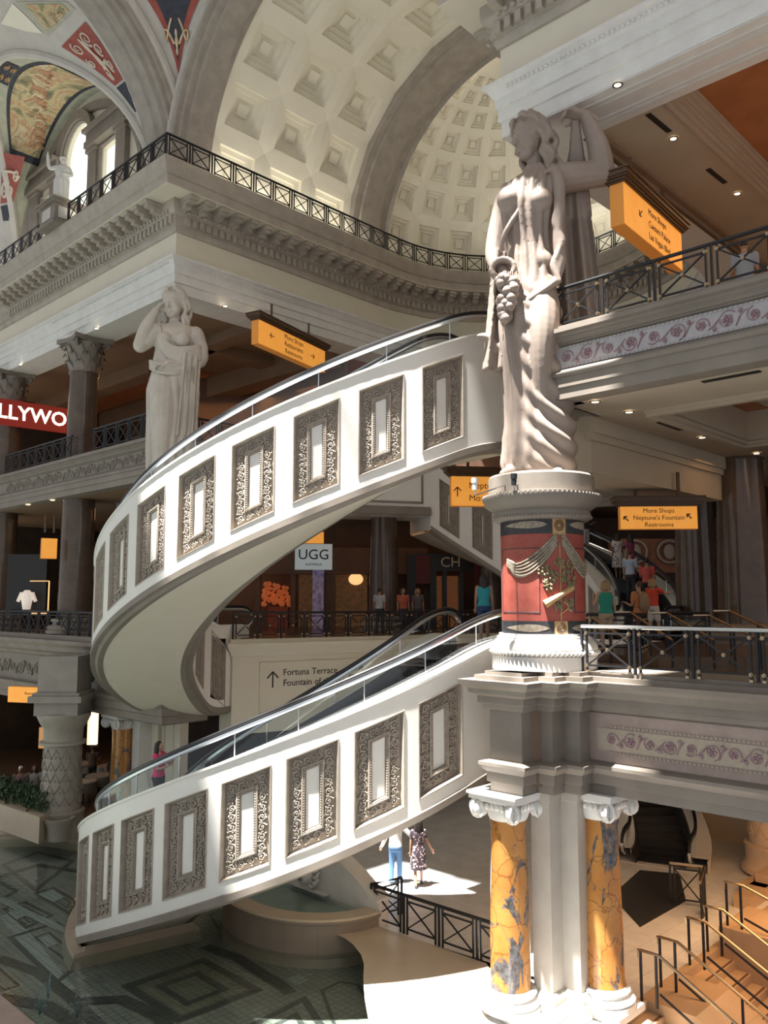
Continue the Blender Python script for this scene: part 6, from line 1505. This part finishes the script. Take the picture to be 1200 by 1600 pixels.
# ---------- people ----------
SK = {'a': M('skin', (.50,.30,.21), .55), 'b': M('tanned skin', (.40,.22,.145), .55), 'c': M('dark brown skin', (.24,.13,.085), .55)}  # plain skin tones, pale to dark brown
HC = {'dk': M('dark hair', (.018,.013,.011), .5), 'bl': M('blonde hair', (.33,.20,.09), .5), 'br': M('brown hair', (.07,.04,.025), .5), 'gy': M('grey hair', (.32,.31,.30), .6), 'wc': M('white cap', (.7,.69,.66), .7)}
def person(label, loc, face, Ht=1.68, skin='a', top=('tee', (.5,.5,.5)), bottom=('pants', (.05,.06,.1)), hair=('short', 'dk'), arms=(((-.12,0,-1),(-.05,-.1,-1)), ((.12,0,-1),(.05,-.1,-1))), stride=.06, turn=0, shoe=(.05,.05,.05), group=None, female=False, bag=None, dots=None):
    th = thing('person', label, 'person', loc, group, face); ROOTLOC[th.name] = Vector((0,0,0)); k = Ht/1.7
    V_ = lambda x, y, z: Vector((x*k, y*k, z*k)); sh = .165 if female else .19
    hipL, hipR = V_(-.085,0,.9), V_(.085,0,.9); kn = [V_(-.095,-.03-stride*.6,.49), V_(.095,-.03+stride*.4,.49)]; an = [V_(-.10,-stride*.9,.09), V_(.10,.02+stride*1.1,.09)]
    S = [V_(-sh,.0,1.40), V_(sh,.0,1.40)]; E_ = []; Wr = []
    for i in (0, 1):
        u, f = Vector(arms[i][0]).normalized(), Vector(arms[i][1]).normalized(); e = S[i]+u*.28*k; E_.append(e); Wr.append(e+f*.245*k)
    tor = [(.84,0,0,.15,.115),(.92,0,.01,.168 if female else .16,.125),(1.05,0,0,.13 if female else .148,.10),(1.2,0,-.01,.148,.112),(1.33,0,0,.165,.11),(1.41,0,.01,.13,.085),(1.46,0,.01,.062,.06)]
    T = lambda g: [(z*k, cx*k, cy*k, (rx+g)*k, (ry+g)*k) for z, cx, cy, rx, ry in tor]
    b = MB(); loft(b, T(0), 24, 24)
    for i in (0, 1):
        limb(b, [S[i], E_[i], Wr[i]], [.052*k,.040*k,.027*k], 10); hand(b, Wr[i], Wr[i]-E_[i], (0,-1,.2) if abs((Wr[i]-E_[i]).normalized().y) < .8 else (0,0,-1), .165*k, .45, 1 if i == 0 else -1, 6)
        limb(b, [(hipL, hipR)[i], kn[i], an[i]], [.085*k,.058*k,.038*k], 12); limb(b, [an[i]+V_(0,.03,-.04), an[i]+V_(0,-.13,-.06)], [.036*k,.028*k], 8)
    limb(b, [V_(0,.01,1.42), V_(0,.0,1.52)], [.055*k,.052*k], 10); X = head(b, V_(0,.0,1.475), .235*k, turn)
    if female:
        for sx in (-1, 1): b.ball(V_(sx*.07,-.10,1.28), .062*k, 10, 8)
    link('body', remesh('person body', b, SK[skin], .0105, 2), th)
    def cl(nm, mb, col, vox=.013, rough=.8, mat=None): link(nm, remesh('person '+nm, mb, mat or M(nm+' cloth', col, rough), vox, 2), th)
    kind, col = top; m = MB(); lo = .86 if kind != 'tank' else .9
    cols = col
    tt = [q for q in T(.016) if q[0] >= lo*k] ; tt[-1] = (tt[-1][0]-.03*k,)+tt[-1][1:]
    pat = None
    if dots: 
        pat, nt, bb, co = newmat('patterned cloth'); v = _n(nt, 'ShaderNodeTexVoronoi', Scale=15); nt.links.new(co, v.inputs['Vector']); nt.links.new(ramp(nt, v.outputs['Distance'], [(.30, dots), (.42, col)]), bb.inputs['Base Color']); bb.inputs['Roughness'].default_value = .8
    if kind == 'dress':
        loft(m, [(.44*k,0,0,.235*k,.19*k),(.62*k,0,0,.215*k,.17*k)]+T(.02)[1:-1]+[(1.43*k,0,.01*k,.10*k,.075*k)], 40, 40, lambda a, z, ca: .012*k*ripple(a*7)*(1 if z < .85*k else 0))
    elif kind == 'longdress': loft(m, [(.10*k,0,0,.25*k,.21*k),(.5*k,0,0,.21*k,.17*k)]+T(.02)[1:-1]+[(1.43*k,0,.01*k,.10*k,.075*k)], 40, 40, lambda a, z, ca: .014*k*ripple(a*7)*(1 if z < .85*k else 0))
    else: loft(m, tt, 28, 24)
    if kind != 'tank':
        f = {'tee': .62, 'long': 1.96, 'dress': .5, 'longdress': .55}[kind]
        for i in (0, 1):
            if f <= 1: limb(m, [S[i], S[i]+(E_[i]-S[i])*f], [.072*k,.064*k], 10)
            else: limb(m, [S[i], E_[i], E_[i]+(Wr[i]-E_[i])*.95], [.068*k,.058*k,.045*k], 10)
    else:
        for sx in (-1, 1): limb(m, [V_(sx*.085,-.09,1.34), V_(sx*.085,.01,1.435), V_(sx*.08,.10,1.32)], [.025*k]*3, 6)
    if female and kind != 'longdress':
        for sx in (-1, 1): m.ball(V_(sx*.07,-.105,1.28), .07*k, 10, 8)
    cl({'tank': 'tank_top', 'tee': 'shirt', 'long': 'shirt', 'dress': 'dress', 'longdress': 'dress'}[kind], m, col, mat=pat)
    if bottom:
        kind, col = bottom; m = MB(); loft(m, [(.80*k,0,0,.165*k,.125*k),(.9*k,0,.01*k,.182*k,.14*k),(1.0*k,0,0,.152*k,.118*k),(1.03*k,0,0,.146*k,.114*k)], 28, 12)
        for i in (0, 1):
            h = (hipL, hipR)[i]
            if kind == 'pants': limb(m, [h, kn[i], an[i]+V_(0,0,.0)], [.098*k,.074*k,.062*k], 12)
            else: limb(m, [h, h+(kn[i]-h)*(.85 if kind == 'shorts' else .45)], [.10*k,.092*k], 12)
        cl('trousers' if kind == 'pants' else 'shorts', m, col)
    st_, hc = hair; m = MB(); hs = .235*k
    m.ball(X @ Vector((0,.09,.70)), .365*hs, 16, 10, (.9,1,1))
    if st_ == 'long':
        for q in range(9):
            a = -1.9+q*.475; limb(m, [X @ Vector((.36*sin(a), .08+.30*cos(a), .75)), X @ Vector((.40*sin(a), .12+.32*cos(a), .2)), X @ Vector((.38*sin(a), .14+.34*cos(a), -.75 if abs(a) < 1.5 else -.4))], [.10*hs,.12*hs,.06*hs], 7, 4)
    elif st_ == 'bob':
        for q in range(9):
            a = -1.9+q*.475; limb(m, [X @ Vector((.36*sin(a), .08+.30*cos(a), .8)), X @ Vector((.42*sin(a), .12+.33*cos(a), .1))], [.12*hs,.13*hs], 7, 4)
    elif st_ == 'cap': limb(m, [X @ Vector((0,-.25,.82)), X @ Vector((0,-.55,.74))], [.17*hs,.12*hs], 8, 3)
    link('hair' if st_ != 'cap' else 'cap', remesh('person hair', m, HC[hc], .012, 1), th)
    sm = M('shoe leather', shoe, .6)
    for i in (0, 1):
        s = MB(); limb(s, [an[i]+V_(0,.035,-.045), an[i]+V_(0,-.05,-.05), an[i]+V_(0,-.15,-.062)], [.046*k,.042*k,.034*k], 10, 4); cl('shoe', s, shoe, .012, mat=sm)
    if bag:
        m = MB(); loft(m, [(1.0*k,0,.20*k,.12*k,.07*k),(1.1*k,0,.21*k,.15*k,.09*k),(1.3*k,0,.20*k,.14*k,.09*k),(1.42*k,0,.18*k,.09*k,.06*k)], 20, 14)
        for sx in (-1, 1): limb(m, [V_(sx*.09,.14,1.38), V_(sx*.10,.0,1.46), V_(sx*.11,-.12,1.3), V_(sx*.12,.08,1.08)], [.018*k]*4, 6)
        bo = tag(link('backpack', remesh('backpack', m, M('backpack cloth', bag, .8), .012, 1)), 'brown patterned backpack on the woman in the orange top', 'backpack'); bo.location = loc; bo.rotation_euler = (0, 0, face)
    return th
def onL(pt_, zt_f, ph, r): p = pt_(D(ph), r, 0); p.z = zt_f(D(ph))-.30; return p
dn = ((-.12,0,-1),(-.05,-.1,-1)); dn2 = ((.12,0,-1),(.05,-.1,-1)); bent = ((.1,-.15,-1),(.0,-1,.25)); bentL = ((-.1,-.15,-1),(.0,-1,.25))
person('woman in a bright pink top leaning on the lower escalator handrail', onL(ptL, ztL, 50, 4.75), R_(75), 1.66, 'a', ('tee', (.80,.05,.20)), ('shorts', (.02,.02,.025)), ('long', 'dk'), (((-.15,-.3,-1),(.1,-.9,.25)), ((.1,-.5,-.6),(0,-.5,.9))), .03, 0, female=True)
person('woman in a turquoise tank top stepping off the lower escalator', at(757,1005,20.6), R_(180), 1.66, 'b', ('tank', (.03,.30,.36)), ('hot', (.03,.06,.16)), ('long', 'dk'), (dn, dn2), .14, 0, female=True)
p3 = at(948,990,18.3); person('woman in a green tank top and tan shorts holding up a phone', Vector((p3.x, p3.y, -1.1)), R_(178), 1.55, 'a', ('tank', (.02,.26,.18)), ('shorts', (.50,.37,.24)), ('bob', 'bl'), (dn, ((.35,-.3,-1),(-.1,-.7,.8))), .03, 0, female=True)
ph_ = Vector((p3.x+.33, p3.y+.36, .12)); tag(solid('phone', MB().box(-.035,-.006,0,.035,.006,.15,Matrix.Translation(ph_)), MT['black']), 'black phone held up by the woman in green', 'phone')
p4 = at(1000,990,19.4); person('woman in an orange top wearing a backpack at the escalator foot', Vector((p4.x, p4.y, -1.1)), R_(205), 1.55, 'b', ('tee', (.55,.20,.07)), ('pants', (.24,.09,.07)), ('short', 'br'), (dn, bent), .04, 0, female=True, bag=(.30,.19,.11))
p5 = at(1022,990,20.6); person('blonde child in a red shirt reaching toward the escalator', Vector((p5.x, p5.y, -.9)), R_(120), 1.45, 'a', ('tee', (.62,.06,.03)), ('shorts', (.6,.55,.5)), ('bob', 'bl'), (((-.1,-.8,-.3),(0,-1,.1)), ((.1,-.8,-.3),(0,-1,0))), .1, 0)
p6 = onL(ptU2, ztU2, 93, 5.75); person('man in a coral red shirt and black shorts boarding the far escalator', p6, R_(150), 1.70, 'b', ('tee', (.60,.10,.08)), ('shorts', (.015,.015,.018)), ('short', 'dk'), (dn, bent), .08)
person('man in a pale blue shirt on the far escalator', onL(ptU2, ztU2, 87.5, 5.35), R_(140), 1.72, 'a', ('tee', (.42,.50,.62)), ('pants', (.05,.05,.06)), ('short', 'br'), (bentL, dn2), .03)
person('woman in a white and black patterned dress on the far escalator', onL(ptU2, ztU2, 71, 5.7), R_(195), 1.62, 'c', ('dress', (.62,.60,.60)), None, ('bob', 'dk'), (dn, dn2), .03, 0, female=True, dots=(.06,.05,.06))
person('woman in a long magenta dress on the far escalator', onL(ptU2, ztU2, 72.5, 6.12), R_(215), 1.66, 'b', ('longdress', (.26,.05,.11)), None, ('long', 'dk'), (bentL, dn2), .02, -.5, female=True)
person('man in a dark top and grey trousers near the head of the far escalator', onL(ptU2, ztU2, 50, 6.2), R_(30), 1.72, 'c', ('tee', (.03,.03,.045)), ('pants', (.42,.44,.50)), ('cap', 'dk' if False else 'gy'), (bentL, bent), .03)
pm_ = gz(618,1380,L1); pw_ = gz(654,1384,L1)
person('man in a pale long sleeved shirt and jeans walking by the fountain', pm_, R_(172), 1.72, 'a', ('long', (.66,.64,.61)), ('pants', (.08,.17,.33)), ('short', 'gy'), (((-.75,.0,-.7),(-.5,-.3,-.8)), ((.25,0,-1),(.4,-.1,-.9))), .07)
person('woman in a dark floral dress with long black hair walking by the fountain', pw_, R_(186), 1.64, 'b', ('dress', (.05,.035,.045)), None, ('long', 'dk'), (((-.3,0,-1),(-.45,-.1,-.8)), dn2), .16, 0, female=True, dots=(.50,.38,.38))
for lab, px, D0, kw in (('man in a grey shirt behind the terrace railing', 593, 31.2, dict(top=('tee', (.42,.42,.43)), hair=('short', 'dk'))), ('person in a rust red top behind the terrace railing', 630, 31.4, dict(top=('tee', (.42,.10,.06)), hair=('bob', 'br'))), ('person in dark clothes with fair hair behind the terrace railing', 653, 31.9, dict(top=('tee', (.10,.09,.09)), hair=('bob', 'bl')))):
    p = at(px, 990, D0); person(lab, Vector((p.x, p.y, -1.15)), R_(150 if px < 600 else 20), 1.64, 'b', bottom=('pants', (.05,.05,.06)), **kw)
for lab, px, D0, kw in (('man in a white cap standing behind the left planter hedge', 30, 29.7, dict(top=('tee', (.20,.12,.11)), hair=('cap', 'wc'))), ('woman in a pale patterned top beside the man in the white cap', 52, 29.9, dict(top=('tee', (.30,.29,.27)), hair=('long', 'dk')))):
    p = at(px, 1250, D0); person(lab, Vector((p.x, p.y, L1-.1)), R_(15), 1.70, 'c', bottom=('pants', (.03,.03,.035)), **kw)
for lab, px, D0, c in (('diner in black standing nearest the scale carved column', 116, 32.4, (.02,.02,.02)), ('diner in brown standing among the dark restaurant tables', 143, 34.0, (.10,.06,.04)), ('diner in grey standing behind the lone golden column', 176, 32.0, (.09,.085,.08))):
    p = at(px, 1230, D0); person(lab, Vector((p.x, p.y, L1-.1)), R_(40+px), 1.68, 'c', ('tee', c), ('pants', (.02,.02,.02)), ('short', 'dk'), (bentL, bent))
p = at(1163,400,15.6); person('dark haired person in grey behind the upper right railing', Vector((p.x, p.y, L3)), R_(160), 1.70, 'b', ('tee', (.30,.31,.33)), ('pants', (.10,.16,.35)), ('short', 'dk'), (bentL, bent))
# ---------- ceiling lamps ----------
def downlight(label, p, group, r=.09):
    th = thing('recessed_light', label, 'ceiling light', p, group)
    part('trim_ring', MB().lathe([(r*1.5,0),(r*1.5,-.02),(r,-.02)], 16, p), MT['brass'], th); part('lens', MB().prism([(p.x+r*cos(a*pi/6), p.y+r*sin(a*pi/6)) for a in range(12)], p.z-.012, p.z-.004), MT['lamp'], th)
def lights(label, group, z, pxs, r=.07):
    for x, y in pxs: downlight(label, gz(x, y, z), group, r)
lights('small lit downlight in the upper right gallery ceiling', 'upper right gallery downlights', 10.54, [(1052,216),(1152,302)])
lights('lit downlight in the soffit of the beam above the large statue', None, 10.14, [(965,132)])
lights('small lit downlight in the cream ceiling beside the large statue hem', 'cream ceiling downlights', 3.86, [(930,627),(983,643),(1097,683),(1182,708)], .075)
lights('small lit downlight in the left gallery ceiling', 'left gallery downlights', 10.49, [(380,528),(224,594),(332,596)], .12)
lights('small lit downlight under the white architrave', 'architrave soffit downlights', 10.14, [(151,513),(32,569),(352,478),(402,490)], .075)
lights('small lit downlight in the ceiling under the left third level', 'left second level downlights', 3.86, [(82,781),(44,788)], .1)
for lab, (x0, y0), (x1, y1), z in (('dark slot vent in the upper right ceiling nearest the beam', (1012,178), (1046,206), 10.545), ('dark slot vent in the upper right ceiling above the railing', (1106,264), (1133,286), 10.545), ('dark slot vent in the cream ceiling', (1030,660), (1064,672), 3.86), ('dark slot vent in the cream ceiling above the recess', (1098,597), (1188,580), 3.86)):
    a, b = gz(x0, y0, z), gz(x1, y1, z); tag(solid('ceiling_vent', MB().bar(a, b, .12, .02), MT['ink']), lab, 'vent')
def area(name, p, sx, sy, e, col, rot=(0,0,0)):
    l = bpy.data.lights.new(name, 'AREA'); l.shape = 'RECTANGLE'; l.size = sx; l.size_y = sy; l.energy = e; l.color = col
    o = bpy.data.objects.new(name, l); COL.objects.link(o); o.location = p; o.rotation_euler = rot; return o
WARM = (1, .55, .25)
for n, p, sx, sy, e in (('lamp_left_upper', W(-8,5,9.4), 8, 5, 170), ('lamp_left_second', W(-8,5,3.7), 8, 5, 90), ('lamp_left_ground', W(-10,6,-3.8), 6, 5, 45), ('lamp_terrace', Vector((1,34,3.6)), 8, 3, 55), ('lamp_right_upper', W(19,7,9.6), 8, 6, 190),
                     ('lamp_right_second', W(18,7,3.6), 6, 5, 60), ('lamp_right_ground', W(18,4.5,-3.5), 5, 4, 420), ('lamp_niche_gallery', W(-5,13,9.4), 5, 8, 120)):
    area(n, p, sx, sy, e, WARM)
# fill lamps added out of sight on the cornice walk to brighten the vaults
for n, p, sx, sy, e in (('vault_fill_left_side', W(.35,5,14.3), .5, 8, 85), ('vault_fill_right_side', W(12.85,5,14.3), .5, 8, 85), ('vault_fill_apse', W(6.6,14.6,14.3), 5, 1.2, 110), ('vault_fill_arm', W(-8,-.6,14.3), 9, .5, 90)):
    area(n, p, sx, sy, e, (1, .93, .80), (pi, 0, -R_(44)))
# ---------- unseen roof plates added to mask the sun ----------
rz = 25.0
OP = (5.0, 14.9, -14.0, -5.6)   # opening shaped for the sun patches: s0,s1,t0,t1
m = MB(); m.bst(-13, -19, rz, OP[0], 0, rz+.3); m.bst(OP[1], -19, rz, 22, 0, rz+.3); m.bst(OP[0], -19, rz, OP[1], OP[2], rz+.3); m.bst(OP[0], OP[3], rz, OP[1], 0, rz+.3)
m.prism([W(OP[0]-.05,-10.9), W(OP[0]-.05,OP[2]-.05), W(9.9,OP[2]-.05)], rz+.01, rz+.29)
struct('ceiling_sun_mask', m, MT['vault'], 'unseen pale roof plates shaped to mask the sun')
m = MB()
for k in range(1, 5): s = OP[0]+(OP[1]-OP[0])*k/5; m.bst(s-.09, OP[2], rz, s+.11, OP[3], rz+.25)
for k in range(1, 3): t = OP[2]+(OP[3]-OP[2])*k/3; m.bst(OP[0], t-.07, rz+.02, OP[1], t+.07, rz+.22)
struct('trim_35', m, MT['stonew'], 'unseen bars added to streak the sunlight')  # bars added across the opening to break the sun into streaks
sun = bpy.data.lights.new('sun', 'SUN'); sun.energy = 33.0; sun.angle = R_(1.1); sun.color = (1, .97, .92)
so = bpy.data.objects.new('sun', sun); COL.objects.link(so); so.rotation_euler = Vector((.226,.157,-.961)).to_track_quat('-Z', 'Y').to_euler()
w = bpy.data.worlds.new('World'); SC.world = w; w.use_nodes = True; bg = w.node_tree.nodes['Background']; bg.inputs[0].default_value = (.95,.97,1,1); bg.inputs[1].default_value = .58
# ---------- camera ----------
cam = bpy.data.cameras.new('camera'); cam.sensor_fit = 'VERTICAL'; cam.sensor_height = 24; cam.lens = 24*F/1600; cam.clip_start = .05; cam.clip_end = 300
co_ = bpy.data.objects.new('camera', cam); COL.objects.link(co_); co_.location = (0,0,0); co_.rotation_euler = (pi/2+PIT, 0, 0); SC.camera = co_
SC.view_settings.view_transform = 'Standard'; SC.view_settings.look = 'None'; SC.view_settings.gamma = 1; SC.view_settings.use_curve_mapping = False; SC.view_settings.exposure = 0.0
SC.cycles.max_bounces = 6; SC.cycles.diffuse_bounces = 4; SC.cycles.transparent_max_bounces = 16; SC.cycles.use_denoising = True; SC.cycles.sample_clamp_indirect = 8
SC.cycles.caustics_reflective = False; SC.cycles.caustics_refractive = False
